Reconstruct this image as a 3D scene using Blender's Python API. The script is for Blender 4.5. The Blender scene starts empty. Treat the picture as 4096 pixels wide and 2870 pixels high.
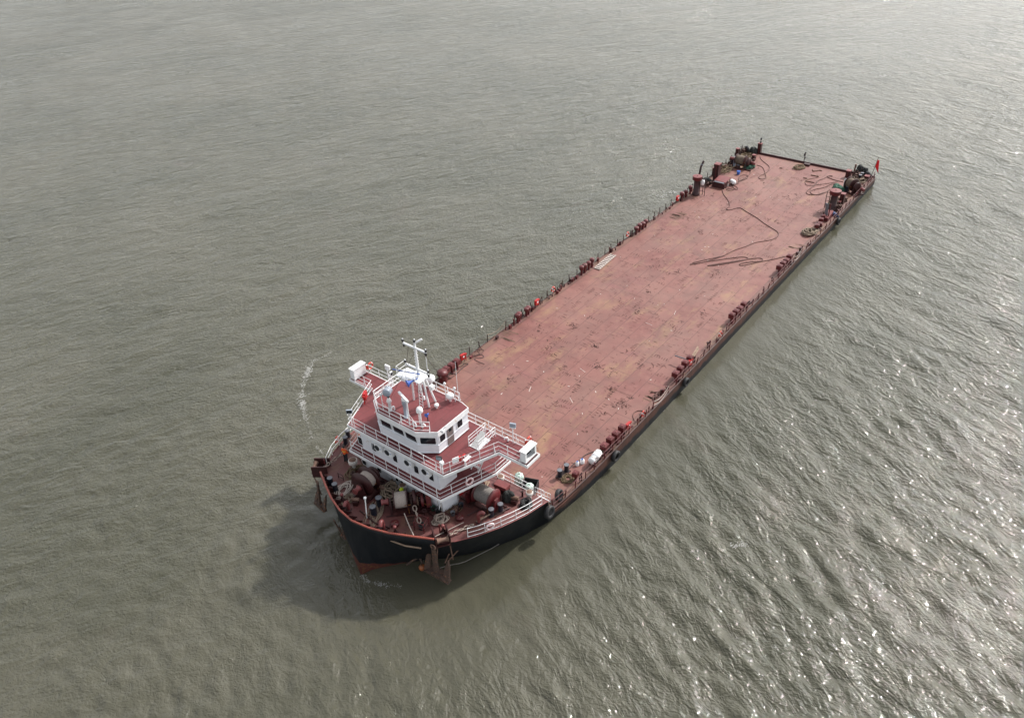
import bpy, math, random
import numpy as np
from mathutils import Vector, Matrix, Euler
random.seed(11); rs = np.random.RandomState(5)
PI = math.pi; R = math.radians
C = bpy.data.collections.new('Scene'); scn = bpy.context.scene
scn.collection.children.link(C)

# ------------------------------------------------------------------ camera (surveyed from the photograph; metres, X = towards the bow, Y = port, Z up, 0 = main deck)
CF, CP, CR, CY = 3258.5578, 0.6157291912, -0.0454877614, -2.4631162610
CPOS = Vector((122.5499, 38.2421, 50.0))
fw = Vector((math.cos(CP)*math.cos(CY), math.cos(CP)*math.sin(CY), -math.sin(CP)))
r_ = fw.cross(Vector((0,0,1))).normalized(); u_ = r_.cross(fw)
rt = r_*math.cos(CR)+u_*math.sin(CR); up = -r_*math.sin(CR)+u_*math.cos(CR)
def at(x, y, z=0.0):
    d = fw + rt*((x-2048)/CF) - up*((y-1435)/CF)
    return CPOS + d*((z-CPOS.z)/d.z)
def fz(x): return 1.4+(x-83.5)*0.155 if x < 90 else 2.4075+(x-90)*0.09
def atf(x, y, dz=0.0):
    z = 2.0
    for _ in range(6): z = fz(at(x, y, z+dz).x)
    p = at(x, y, z+dz); p.z = z+dz; return p
cam = bpy.data.cameras.new('Camera'); co = bpy.data.objects.new('Camera', cam); C.objects.link(co)
cam.sensor_width = 36; cam.lens = CF/4096*36; cam.clip_start = 1; cam.clip_end = 12000
co.matrix_world = Matrix(((rt.x,up.x,-fw.x,CPOS.x),(rt.y,up.y,-fw.y,CPOS.y),(rt.z,up.z,-fw.z,CPOS.z),(0,0,0,1)))
scn.camera = co

# ------------------------------------------------------------------ materials
def nt(name):
    m = bpy.data.materials.new(name); m.use_nodes = True
    n = m.node_tree.nodes; l = m.node_tree.links
    return m, n, l, n['Principled BSDF']
def mixc(n, l, fac, a, b, mode='MIX'):
    x = n.new('ShaderNodeMix'); x.data_type = 'RGBA'; x.blend_type = mode
    for s, v in ((x.inputs[0], fac), (x.inputs[6], a), (x.inputs[7], b)):
        if isinstance(v, bpy.types.NodeSocket): l.new(v, s)
        elif isinstance(v, (int, float)): s.default_value = v
        else: s.default_value = (*v, 1)
    return x.outputs[2]
def noise(n, l, scale, detail=4, rough=.55, vec=None, dist=0):
    x = n.new('ShaderNodeTexNoise'); x.inputs['Scale'].default_value = scale; x.inputs['Detail'].default_value = detail
    x.inputs['Roughness'].default_value = rough; x.inputs['Distortion'].default_value = dist
    if vec: l.new(vec, x.inputs['Vector'])
    return x.outputs['Fac']
def ramp(n, l, src, a, b, ca=0., cb=1.):
    x = n.new('ShaderNodeMapRange'); x.inputs[1].default_value = a; x.inputs[2].default_value = b
    x.inputs[3].default_value = ca; x.inputs[4].default_value = cb; l.new(src, x.inputs[0]); return x.outputs[0]
def gpos(n):
    return n.new('ShaderNodeNewGeometry').outputs['Position']
def mapping(n, l, vec, scale=(1,1,1), rot=(0,0,0)):
    x = n.new('ShaderNodeMapping'); x.inputs['Scale'].default_value = scale; x.inputs['Rotation'].default_value = rot
    l.new(vec, x.inputs['Vector']); return x.outputs[0]
def paint(name, col, col2=None, rust=0.0, rough=.5, metal=0., sc=1.5, amt=.55, bump=0., rustcol=(.13,.055,.03)):
    m, n, l, p = nt(name); g = gpos(n)
    c2 = col2 or tuple(v*.7 for v in col)
    f = ramp(n, l, noise(n, l, sc, 6, .6, g), .5-amt*.35, .5+amt*.35)
    c = mixc(n, l, f, col, c2)
    if rust > 0:
        f2 = ramp(n, l, noise(n, l, sc*2.2, 8, .65, g, .6), .68-rust*.3, .74-rust*.3)
        c = mixc(n, l, f2, c, rustcol)
    l.new(c, p.inputs['Base Color']); p.inputs['Roughness'].default_value = rough; p.inputs['Metallic'].default_value = metal
    if bump:
        b = n.new('ShaderNodeBump'); b.inputs['Strength'].default_value = bump; b.inputs['Distance'].default_value = .02
        l.new(noise(n, l, sc*8, 4, .6, g), b.inputs['Height']); l.new(b.outputs[0], p.inputs['Normal'])
    return m
M = {}
M['white'] = paint('white_paint', (.84,.85,.86), (.74,.75,.76), .06, .38, sc=1.1, rustcol=(.45,.33,.24))
M['house_white'] = paint('house_white_paint', (.80,.82,.86), (.70,.72,.76), .03, .4, sc=.9, rustcol=(.42,.32,.26))
def streaks(m):
    n, l = m.node_tree.nodes, m.node_tree.links; p = n['Principled BSDF']; src = p.inputs['Base Color'].links[0].from_socket; g = gpos(n)
    f = ramp(n, l, noise(n, l, 1.0, 5, .6, mapping(n, l, g, (5,5,.35)), .2), .60, .74, 0, .55)
    f2 = ramp(n, l, noise(n, l, .8, 4, .6, g), .45, .6)
    x = n.new('ShaderNodeMath'); x.operation = 'MULTIPLY'; l.new(f, x.inputs[0]); l.new(f2, x.inputs[1])
    l.new(mixc(n, l, x.outputs[0], src, (.36,.30,.25)), p.inputs['Base Color'])
streaks(M['house_white'])
M['white_dirty'] = paint('dirty_white_paint', (.74,.72,.68), (.5,.46,.42), .30, .5, sc=2.5, rustcol=(.3,.16,.09))
M['maroon'] = paint('maroon_paint', (.115,.014,.017), (.065,.009,.010), .22, .45, sc=2, rustcol=(.10,.035,.02))
M['maroon_dark'] = paint('dark_maroon_paint', (.045,.008,.009), (.024,.006,.006), .25, .5, sc=2, rustcol=(.07,.028,.018))
M['maroon_pink'] = paint('faded_maroon_paint', (.19,.045,.045), (.13,.028,.028), .2, .5, sc=2)
M['red'] = paint('signal_red_paint', (.42,.014,.014), (.34,.012,.012), 0, .4)
M['orange_red'] = paint('lifebuoy_orange_plastic', (.55,.045,.025), (.45,.04,.02), 0, .5)
M['pale_ring'] = paint('faded_lifebuoy_plastic', (.72,.42,.42), (.7,.6,.6), 0, .5, sc=4)
M['black'] = paint('black_rubber', (.012,.012,.014), (.025,.025,.027), 0, .65)
M['darkpost'] = paint('dark_post_paint', (.030,.014,.014), (.05,.022,.018), .2, .6)
M['navy'] = paint('navy_bollard_paint', (.010,.014,.028), (.018,.022,.035), .15, .45, sc=3)
M['steelgrey'] = paint('worn_grey_steel', (.14,.145,.165), (.09,.095,.11), .1, .45, sc=4)
M['greypaint'] = paint('grey_equipment_paint', (.32,.36,.42), (.26,.29,.34), .05, .45)
M['rust'] = paint('rusty_iron', (.12,.065,.045), (.20,.12,.09), .35, .8, sc=3, bump=.5)
M['rust_dark'] = paint('dark_rusty_iron', (.05,.022,.018), (.09,.045,.03), .3, .8, sc=4)
M['anchor'] = paint('weathered_anchor_iron', (.085,.05,.036), (.045,.028,.022), .35, .8, sc=2.2, bump=.4, rustcol=(.24,.10,.045))
M['rope'] = paint('weathered_rope', (.26,.20,.15), (.14,.105,.075), 0, .9, sc=14, amt=.4)
M['rope_white'] = paint('white_rope', (.46,.40,.36), (.30,.25,.22), 0, .9, sc=16, amt=.4)
M['rope_brown'] = paint('brown_rope', (.17,.12,.065), (.085,.06,.035), 0, .9, sc=14, amt=.4)
M['rope_dark'] = paint('dark_oily_rope', (.085,.06,.045), (.16,.12,.085), 0, .8, sc=2.5, amt=.5)
M['rope_grey'] = paint('grey_wire_rope', (.22,.20,.185), (.13,.12,.11), 0, .7, sc=10)
M['hose'] = paint('old_brown_hose', (.11,.045,.037), (.075,.03,.025), 0, .7, sc=4)
M['green_net'] = paint('green_net_cloth', (.03,.10,.06), (.012,.04,.028), 0, .9, sc=6)
M['dark_cloth'] = paint('dark_canvas', (.03,.034,.032), (.012,.014,.013), 0, .9, sc=4)
M['blue'] = paint('blue_plastic', (.02,.10,.42), (.02,.07,.3), 0, .45)
M['blue_dark'] = paint('dark_blue_tarp', (.02,.05,.16), (.008,.02,.06), 0, .7, sc=7)
M['buoy'] = paint('pale_green_float', (.50,.72,.62), (.66,.76,.70), 0, .55, sc=5)
M['wood'] = paint('weathered_timber', (.30,.21,.15), (.18,.125,.09), 0, .85, sc=3)
M['gangway'] = paint('pale_gangway_boards', (.52,.47,.43), (.38,.32,.29), .15, .8, sc=3)
M['door'] = paint('brown_grey_door_paint', (.17,.14,.135), (.14,.115,.11), 0, .5)
M['canvas_grey'] = paint('grey_white_canvas', (.50,.50,.49), (.38,.38,.38), 0, .8, sc=5)
M['glass'] = None
m, n, l, p = nt('dark_window_glass'); p.inputs['Base Color'].default_value = (.012,.016,.02,1); p.inputs['Roughness'].default_value = .06
p.inputs['Specular IOR Level'].default_value = .35
M['glass'] = m
M['yellow'] = paint('yellow_helmet_plastic', (.55,.70,.02), (.5,.62,.02), 0, .4)
M['orange_cloth'] = paint('orange_work_jacket', (.75,.11,.02), (.6,.08,.015), 0, .85, sc=6)
M['navy_cloth'] = paint('dark_trousers_cloth', (.015,.02,.028), (.01,.012,.018), 0, .9)
M['skin'] = paint('skin', (.36,.20,.14), (.32,.17,.12), 0, .6)
M['hair'] = paint('black_hair', (.015,.012,.010), (.01,.01,.01), 0, .6)
M['reflective'] = paint('yellow_reflective_tape', (.75,.70,.12), (.7,.65,.1), 0, .4)
M['chain'] = paint('dusty_chain_iron', (.36,.30,.26), (.20,.15,.12), .2, .8, sc=5)
M['flagred'] = paint('red_flag_cloth', (.75,.012,.02), (.6,.01,.015), 0, .8)
M['hydro'] = paint('orange_lever_paint', (.25,.10,.02), (.18,.07,.015), 0, .5)
M['bulwark_top'] = paint('orange_red_rail_cap', (.30,.070,.045), (.22,.050,.038), .25, .5, sc=1.2, rustcol=(.2,.08,.05))

# main deck: faded red paint, plates, rust tan stains
def deckmat(name, A, B, stain, platex=6.0, platey=1.9, tan=.35, seam=.9):
    m, n, l, p = nt(name); g = gpos(n)
    big = noise(n, l, .12, 5, .6, g)
    mid = noise(n, l, .7, 7, .65, g, .4)
    fine = noise(n, l, 9, 5, .7, g)
    c = mixc(n, l, ramp(n, l, big, .38, .64), A, B)
    c = mixc(n, l, ramp(n, l, mid, .42, .68, 0, .75), c, tuple((a*.5+b*.5)*1.28 for a, b in zip(A, B)))
    c = mixc(n, l, ramp(n, l, noise(n, l, .33, 6, .7, mapping(n, l, g, (.5,1,1))), .54, .70, 0, tan), c, stain)
    c = mixc(n, l, ramp(n, l, noise(n, l, 2.6, 6, .7, g), .60, .72, 0, .6), c, tuple(a*.55 for a in A))
    c = mixc(n, l, ramp(n, l, noise(n, l, .28, 7, .72, mapping(n, l, g, (.6,1,1), (0,0,.2)), .8), .50, .66, 0, .42), c, (A[0]*.62, A[1]*.95, A[2]*.95))
    c = mixc(n, l, ramp(n, l, noise(n, l, .45, 4, .6, mapping(n, l, g, (1,.35,1), (0,0,0)), .3), .60, .68, 0, .30), c, (A[0]*1.1, A[1]*1.0, A[2]*1.35))
    c = mixc(n, l, ramp(n, l, noise(n, l, 1.7, 8, .75, mapping(n, l, g, (.4,1.6,1), (0,0,.1))), .64, .70, 0, .35), c, (.24,.14,.12))
    # plates: each plate a slightly different tone, dark seams
    br = n.new('ShaderNodeTexBrick'); l.new(g, br.inputs['Vector']); br.inputs['Scale'].default_value = 1
    br.inputs['Brick Width'].default_value = platex; br.inputs['Row Height'].default_value = platey
    br.inputs['Mortar Size'].default_value = .03; br.inputs['Mortar Smooth'].default_value = .2; br.offset = .5
    br.inputs['Color1'].default_value = (.95,.95,.95,1); br.inputs['Color2'].default_value = (1.04,1.04,1.04,1); br.inputs['Mortar'].default_value = (1,1,1,1)
    c = mixc(n, l, 1., c, br.outputs['Color'], 'MULTIPLY')
    ms = n.new('ShaderNodeMath'); ms.operation = 'MULTIPLY'; l.new(br.outputs['Fac'], ms.inputs[0]); l.new(ramp(n, l, mid, .35, .6, .35, seam), ms.inputs[1])
    c = mixc(n, l, ms.outputs[0], c, (.045,.018,.014))
    c = mixc(n, l, ramp(n, l, fine, .3, .7, 0, .28), c, tuple(a*.6 for a in A))
    l.new(c, p.inputs['Base Color']); p.inputs['Roughness'].default_value = .62
    b = n.new('ShaderNodeBump'); b.inputs['Strength'].default_value = .35; b.inputs['Distance'].default_value = .03
    l.new(noise(n, l, .8, 6, .6, g), b.inputs['Height']); l.new(b.outputs[0], p.inputs['Normal'])
    return m
M['deck'] = deckmat('faded_red_deck_paint', (.160,.052,.043), (.208,.100,.080), (.28,.17,.085), tan=.75)
M['foredeck'] = deckmat('worn_foredeck_paint', (.085,.021,.021), (.12,.040,.035), (.17,.09,.05), 5.0, 2.2, .8, .5)
M['housedeck'] = deckmat('upper_deck_red_paint', (.13,.020,.024), (.17,.040,.042), (.21,.09,.07), 2.4, 1.3, .35, .45)
M['edge'] = deckmat('worn_waterway_paint', (.13,.05,.04), (.17,.095,.065), (.19,.12,.065), 3, .6, 1.0, .8)

# hull: navy black topsides, dusty sheer strake aft, red boot at the stem
m, n, l, p = nt('hull_paint'); g = gpos(n)
sx = n.new('ShaderNodeSeparateXYZ'); l.new(g, sx.inputs[0]); X_, Z_ = sx.outputs[0], sx.outputs[2]
blk = mixc(n, l, ramp(n, l, noise(n, l, .9, 6, .65, mapping(n, l, g, (1,1,.25))), .45, .72, 0, .8), (.006,.008,.011), (.018,.019,.021))
blk = mixc(n, l, ramp(n, l, noise(n, l, 2.4, 8, .7, mapping(n, l, g, (1,1,.5))), .64, .72, 0, .6), blk, (.07,.04,.03))
dust = mixc(n, l, ramp(n, l, noise(n, l, 1.2, 7, .7, mapping(n, l, g, (1,1,.4))), .38, .64), (.105,.042,.032), (.055,.028,.023))
def math_(op, a, b=None, c=None):
    x = n.new('ShaderNodeMath'); x.operation = op
    for i, v in enumerate((a, b, c)):
        if v is None: continue
        if isinstance(v, (int, float)): x.inputs[i].default_value = v
        else: l.new(v, x.inputs[i])
    return x.outputs[0]
wob = ramp(n, l, noise(n, l, .5, 5, .7, g), .3, .7, -.28, .28)
zz = math_('ADD', Z_, wob)
sheer = ramp(n, l, math_('ADD', zz, math_('MULTIPLY', X_, .0065)), -.58, -.30)
aft = ramp(n, l, X_, 83.4, 83.1)
c = mixc(n, l, math_('MULTIPLY', sheer, aft), blk, dust)
bz = math_('ADD', math_('MULTIPLY_ADD', X_, .33, -32.45), math_('MULTIPLY', wob, .12))
boot = math_('MULTIPLY', math_('LESS_THAN', Z_, bz), math_('GREATER_THAN', X_, 90.))
bc = mixc(n, l, ramp(n, l, noise(n, l, 3, 6, .7, g), .5, .62), (.085,.026,.022), (.12,.055,.025))
c = mixc(n, l, boot, c, bc)
l.new(c, p.inputs['Base Color']); p.inputs['Roughness'].default_value = .6; p.inputs['Specular IOR Level'].default_value = .25
b = n.new('ShaderNodeBump'); b.inputs['Strength'].default_value = .4; b.inputs['Distance'].default_value = .05
l.new(noise(n, l, .7, 5, .5, g), b.inputs['Height']); l.new(b.outputs[0], p.inputs['Normal'])
M['hull'] = m

# ------------------------------------------------------------------ mesh builder
class B:
    def __init__(s): s.v = []; s.f = []; s.sm = []; s.mi = []; s.cur = 0
    def add(s, vs, fs, smooth=False, T=None):
        o = len(s.v)
        s.v += [tuple(T @ Vector(q)) if T else tuple(q) for q in vs]
        for f in fs: s.f.append([i+o for i in f]); s.sm.append(smooth); s.mi.append(s.cur)
        return s
    def box(s, c, d, rz=0, T=None, taper=1.0):
        x, y, z = d[0]/2, d[1]/2, d[2]/2; t = taper
        vs = [(-x,-y,-z),(x,-y,-z),(x,y,-z),(-x,y,-z),(-x*t,-y*t,z),(x*t,-y*t,z),(x*t,y*t,z),(-x*t,y*t,z)]
        m_ = Matrix.Translation(Vector(c)) @ Matrix.Rotation(rz, 4, 'Z')
        if T: m_ = T @ m_
        return s.add(vs, [(0,3,2,1),(4,5,6,7),(0,1,5,4),(1,2,6,5),(2,3,7,6),(3,0,4,7)], False, m_)
    def prism(s, poly, z0, z1, T=None):
        k = len(poly); z0 = z0 if callable(z0) else (lambda x, a=z0: a); z1 = z1 if callable(z1) else (lambda x, a=z1: a)
        vs = [(q[0],q[1],z0(q[0])) for q in poly]+[(q[0],q[1],z1(q[0])) for q in poly]
        return s.add(vs, [list(range(k))[::-1], list(range(k,2*k))]+[(i,(i+1)%k,k+(i+1)%k,k+i) for i in range(k)], False, T)
    def tube(s, pts, r, seg=8, closed=False, T=None, caps=True):
        pts = [Vector(q) for q in pts]; k = len(pts); vs = []; fs = []
        rr = r if isinstance(r, (list, tuple)) else [r]*k
        nrm = None
        for i, q in enumerate(pts):
            a = pts[i-1] if (i or closed) else pts[0]; b = pts[(i+1)%k] if (i < k-1 or closed) else pts[-1]
            t = (b-a); t = t.normalized() if t.length > 1e-9 else Vector((0,0,1))
            if nrm is None: nrm = t.orthogonal().normalized()
            nrm = (nrm - t*nrm.dot(t)); nrm = nrm.normalized() if nrm.length > 1e-6 else t.orthogonal().normalized()
            bn = t.cross(nrm)
            for j in range(seg):
                an = 2*PI*j/seg; vs.append(q+(nrm*math.cos(an)+bn*math.sin(an))*rr[i])
        for i in range(k if closed else k-1):
            for j in range(seg):
                a = i*seg+j; b = i*seg+(j+1)%seg; c2 = ((i+1)%k)*seg+(j+1)%seg; d2 = ((i+1)%k)*seg+j
                fs.append((a,b,c2,d2))
        s.add(vs, fs, True, T)
        if caps and not closed:
            s.add(vs[:seg], [list(range(seg))[::-1]], False, T); s.add(vs[-seg:], [list(range(seg))], False, T)
        return s
    def lathe(s, prof, c=(0,0,0), seg=20, T=None, smooth=True):
        vs = []; fs = []; k = len(prof)
        for (r, z) in prof:
            for j in range(seg):
                a = 2*PI*j/seg; vs.append((c[0]+r*math.cos(a), c[1]+r*math.sin(a), c[2]+z))
        for i in range(k-1):
            for j in range(seg): fs.append((i*seg+j, i*seg+(j+1)%seg, (i+1)*seg+(j+1)%seg, (i+1)*seg+j))
        s.add(vs, fs, smooth, T)
        if prof[0][0] > 1e-6: s.add(vs[:seg], [list(range(seg))[::-1]], False, T)
        if prof[-1][0] > 1e-6: s.add(vs[-seg:], [list(range(seg))], False, T)
        return s
    def build(s, name, mats, parent=None, loc=(0,0,0), rz=0):
        me = bpy.data.meshes.new(name); me.from_pydata(s.v, [], s.f); me.update()
        me.polygons.foreach_set('use_smooth', s.sm)
        for q in (mats if isinstance(mats, (list, tuple)) else [mats]): me.materials.append(q)
        me.polygons.foreach_set('material_index', s.mi)
        o = bpy.data.objects.new(name, me); C.objects.link(o); o.location = loc; o.rotation_euler = (0,0,rz)
        if parent: o.parent = parent
        return o
def tag(o, label=None, cat=None, group=None, kind=None):
    if label: o['label'] = label
    if cat: o['category'] = cat
    if group: o['group'] = group
    if kind: o['kind'] = kind
    return o
def thing(name, loc, label, cat, group=None, rz=0):
    o = bpy.data.objects.new(name, None); C.objects.link(o); o.location = loc; o.rotation_euler = (0,0,rz); o.empty_display_size = .3
    return tag(o, label, cat, group)
def dup(root, loc, rz, label=None, scale=None):
    c = root.copy(); C.objects.link(c); c.location = loc; c.rotation_euler = (0,0,rz)
    if scale: c.scale = scale
    if label: c['label'] = label
    for ch in list(root.children):
        d = ch.copy(); C.objects.link(d); d.parent = c
        for g_ in list(ch.children):
            e = g_.copy(); C.objects.link(e); e.parent = d
    return c
def Tax(loc, axis):   # local z -> axis
    return Matrix.Translation(Vector(loc)) @ Vector(axis).to_track_quat('Z','Y').to_matrix().to_4x4()

# ------------------------------------------------------------------ world + light
az, el = R(163), R(44)
w = bpy.data.worlds.new('World'); scn.world = w; w.use_nodes = True
wn, wl = w.node_tree.nodes, w.node_tree.links
sky = wn.new('ShaderNodeTexSky'); sky.sky_type = 'NISHITA'; sky.sun_disc = False
sky.sun_elevation = el; sky.sun_rotation = PI/2-az; sky.dust_density = 2.2; sky.air_density = 1.2; sky.ozone_density = 1.0
hs = wn.new('ShaderNodeHueSaturation'); hs.inputs['Saturation'].default_value = .20; hs.inputs['Value'].default_value = 1.0
wl.new(sky.outputs[0], hs.inputs['Color']); wl.new(hs.outputs[0], wn['Background'].inputs[0]); wn['Background'].inputs[1].default_value = .15
sd = bpy.data.lights.new('sun', 'SUN'); sd.energy = 3.0; sd.angle = R(2.2); sd.color = (1,.955,.90)
so = bpy.data.objects.new('sun', sd); C.objects.link(so)
sdir = Vector((math.cos(az)*math.cos(el), math.sin(az)*math.cos(el), math.sin(el)))
so.rotation_euler = sdir.to_track_quat('Z','Y').to_euler(); so.location = (0,0,80)

# ------------------------------------------------------------------ water: one sheet to the horizon, real waves
def zw(x): return -1.1-.008*x
ax = math.atan2(fw.y, fw.x)
NA1, NA2, NR = 1150, 330, 860
ang = np.concatenate([np.linspace(ax-R(44), ax+R(44), NA1, endpoint=False), np.linspace(ax+R(44), ax-R(44)+2*PI, NA2, endpoint=False)])
rad = np.concatenate([[0.5], np.geomspace(9, 5000, NR)])
A_, R2 = np.meshgrid(ang, rad)
X = CPOS.x+R2*np.cos(A_); Y = CPOS.y+R2*np.sin(A_)
Zh = np.zeros_like(X)
near = (R2 < 900)
Xn, Yn, Rn = X[near], Y[near], R2[near]
Hn = np.zeros_like(Xn); cell = .0075*Rn+.03
# two crossing seas, as wind and the ship bend them: one dominates off starboard, the other off port
TA, TB = R(62), R(-20)
wB = 1/(1+np.exp(-(Yn+4)/9.))
for i in range(110):
    if i < 14: lam = rs.uniform(6, 14); a = .0013*lam; sp = .30
    elif i < 52: lam = rs.uniform(2.4, 6); a = .0027*lam; sp = .42
    else: lam = rs.uniform(.9, 2.4); a = .0060*lam; sp = .6
    B_ = i % 2; d = (TB if B_ else TA)+rs.normal(0, sp)
    k = 2*PI/lam; ph = rs.uniform(0, 2*PI); q1, q2, q3 = rs.uniform(.08,.2), rs.uniform(.08,.2), rs.uniform(.5,1.3)
    arg = k*(Xn*math.cos(d)+Yn*math.sin(d))+ph+q3*np.sin(Xn*q1+ph*3)+q3*np.sin(Yn*q2+ph*5)
    fade = np.clip((lam/cell-2.2)/2., 0, 1)*(.22+.95*(wB if B_ else 1-wB))
    Hn += a*fade*(np.sin(arg)+.22*np.cos(2*arg))*1.0
main = TA
# sheltered, calmer water close to the ship's port side and bow
hx = np.clip(Xn, 0, 94); dist = np.hypot(Xn-hx, np.maximum(np.abs(Yn)-9.5, 0)); calm = 1-.72*np.exp(-(dist/8.5)**2)*(Yn > -4)
Zh[near] = Hn*calm
Z = -1.1-.008*np.clip(X, -300, 300)+Zh
V = np.stack([X, Y, Z], -1).reshape(-1, 3).astype(np.float32)
na, nr = len(ang), len(rad)
ii, jj = np.meshgrid(np.arange(nr-1), np.arange(na), indexing='ij')
F = np.stack([ii*na+jj, (ii+1)*na+jj, (ii+1)*na+(jj+1) % na, ii*na+(jj+1) % na], -1).reshape(-1, 4).astype(np.int32)
me = bpy.data.meshes.new('water'); me.vertices.add(len(V)); me.vertices.foreach_set('co', V.ravel())
me.loops.add(F.size); me.loops.foreach_set('vertex_index', F.ravel())
me.polygons.add(len(F)); me.polygons.foreach_set('loop_start', np.arange(0, F.size, 4, dtype=np.int32)); me.polygons.foreach_set('loop_total', np.full(len(F), 4, np.int32))
me.update(calc_edges=True); me.polygons.foreach_set('use_smooth', np.ones(len(F), bool))
water = bpy.data.objects.new('water', me); C.objects.link(water); tag(water, kind='structure')
m, n, l, p = nt('silty_sea_water'); g = gpos(n)
silt = noise(n, l, .035, 5, .6, g, .5)
c = mixc(n, l, ramp(n, l, silt, .35, .68), (.060,.060,.041), (.090,.086,.063))
c = mixc(n, l, ramp(n, l, noise(n, l, .09, 6, .7, g, 1.), .60, .78, 0, .5), c, (.088,.072,.057))
l.new(c, p.inputs['Base Color'])
p.inputs['IOR'].default_value = 1.42; p.inputs['Roughness'].default_value = .016
p.inputs['Subsurface Weight'].default_value = .6; p.inputs['Subsurface Radius'].default_value = (1.0,1.0,.8); p.inputs['Subsurface Scale'].default_value = 1.0
rot = (0, 0, -(main))
def wn_(scale, across, along, det, dist_, tr):
    vr = n.new('ShaderNodeVectorRotate'); vr.rotation_type = 'Z_AXIS'; vr.inputs['Angle'].default_value = -tr; l.new(g, vr.inputs['Vector'])
    return noise(n, l, scale, det, .62, mapping(n, l, vr.outputs[0], (across, along, 1), (0,0,0), ), dist_)
sy0 = n.new('ShaderNodeSeparateXYZ'); l.new(g, sy0.inputs[0])
wmix = ramp(n, l, sy0.outputs[1], -24., 16.)
def two(scale, ac, al, det, ds, tw=0.):
    x = n.new('ShaderNodeMix'); x.data_type = 'FLOAT'; l.new(wmix, x.inputs[0]); l.new(wn_(scale, ac, al, det, ds, TA+tw), x.inputs[2]); l.new(wn_(scale*1.05, ac, al, det, ds, TB-tw), x.inputs[3]); return x.outputs[0]
h0 = two(.34, 1.25, .5, 3, .9); h1 = two(1.2, 1.2, .5, 3, .7, .3); h2 = wn_(3.4, 1.1, .8, 1.5, .5, .35); h3 = wn_(8., 1, .75, 2, .1, -.4)
def chain(b_prev, h, dist_, st):
    b = n.new('ShaderNodeBump'); b.inputs['Distance'].default_value = dist_
    l.new(st, b.inputs['Strength'])
    l.new(h, b.inputs['Height'])
    if b_prev: l.new(b_prev, b.inputs['Normal'])
    return b.outputs[0]
sx = n.new('ShaderNodeSeparateXYZ'); l.new(g, sx.inputs[0])       # lee of the hull: smaller ripples
def mth(op, a, b=None):
    x = n.new('ShaderNodeMath'); x.operation = op
    for i, v in enumerate((a, b)):
        if isinstance(v, (int, float)): x.inputs[i].default_value = v
        elif v is not None: l.new(v, x.inputs[i])
    return x.outputs[0]
dy = mth('MAXIMUM', mth('SUBTRACT', sx.outputs[1], 9.5), 0.); dx = mth('MAXIMUM', mth('SUBTRACT', sx.outputs[0], 92.), mth('MAXIMUM', mth('SUBTRACT', 4., sx.outputs[0]), 0.))
dd = mth('SQRT', mth('ADD', mth('MULTIPLY', dy, dy), mth('MULTIPLY', dx, dx)))
dd = mth('ADD', dd, mth('MULTIPLY', mth('SUBTRACT', noise(n, l, .25, 4, .6, g), .5), 7.))
stb = ramp(n, l, sx.outputs[1], -6., -11., 0, 1.)
lee = mth('MAXIMUM', ramp(n, l, dd, 1.5, 9., .2, 1.), stb)
gust = ramp(n, l, noise(n, l, .022, 4, .6, g, .6), .35, .65, .85, 1.1)
lee = mth('MULTIPLY', lee, gust)
nb = chain(None, h0, .40, lee); nb = chain(nb, h1, .20, lee); nb = chain(nb, h2, .10, lee); nb = chain(nb, h3, .006, lee)
l.new(nb, p.inputs['Normal'])
me.materials.append(m)

# foam and floating scum: flecks lying on the water
def foam(pts, wid, num, size, name='foam', seed=1):
    rr = random.Random(seed); b = B(); pts = [Vector(q) for q in pts]
    for _ in range(num):
        i = rr.randrange(len(pts)-1); t = rr.random(); q = pts[i].lerp(pts[i+1], t)
        den = .25+.75*abs(math.sin(i*2.1+t*3.1))
        if rr.random() > den: continue
        x = q.x+rr.gauss(0, wid*(.4+den)); y = q.y+rr.gauss(0, wid*(.4+den)); s_ = size*rr.uniform(.3, 1.)*(.5+den)
        a0 = rr.random()*6; kk = 6
        vs = [(x+1.5*s_*math.cos(a0+j*2*PI/kk)*rr.uniform(.4,1.3), y+s_*.45*math.sin(a0+j*2*PI/kk)*rr.uniform(.4,1.3), zw(x)+.10+rr.uniform(0,.02)) for j in range(kk)]
        b.add(vs, [list(range(kk))])
    return b
m, n, l, p = nt('sea_foam'); p.inputs['Base Color'].default_value = (.34,.34,.32,1); p.inputs['Roughness'].default_value = .8
fb = B()
for pl, wd, nn, sz, sd_ in (
    ([(1250,1440),(1213,1530),(1205,1600),(1222,1670)], .15, 760, .08, 1),
    ([(1345,1395),(1290,1430),(1250,1440)], .12, 130, .05, 2),
    ([(1222,1670),(1235,1700),(1245,1745),(1262,1780),(1296,1812)], .08, 170, .05, 3),
    ([(2180,940),(2230,905),(2290,880),(2330,870)], 1.2, 110, .06, 4),
    ([(2626,800),(2660,785),(2710,775)], .25, 60, .13, 5),
    ([(1440,2290),(1470,2318),(1520,2330),(1600,2338)], .10, 160, .05, 8),
    ([(3520,330),(3545,320)], .5, 90, .14, 6),
    ([(2920,2181),(2990,2175)], .12, 80, .08, 7)):
    o2 = foam([at(x, y, -1.6) for x, y in pl], wd, nn, sz, seed=sd_); fb.add(o2.v, o2.f)
p.inputs['Alpha'].default_value = .75
tag(fb.build('foam', m), 'white foam flecks drifting in broken lines on the water', 'foam', kind='stuff')

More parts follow.
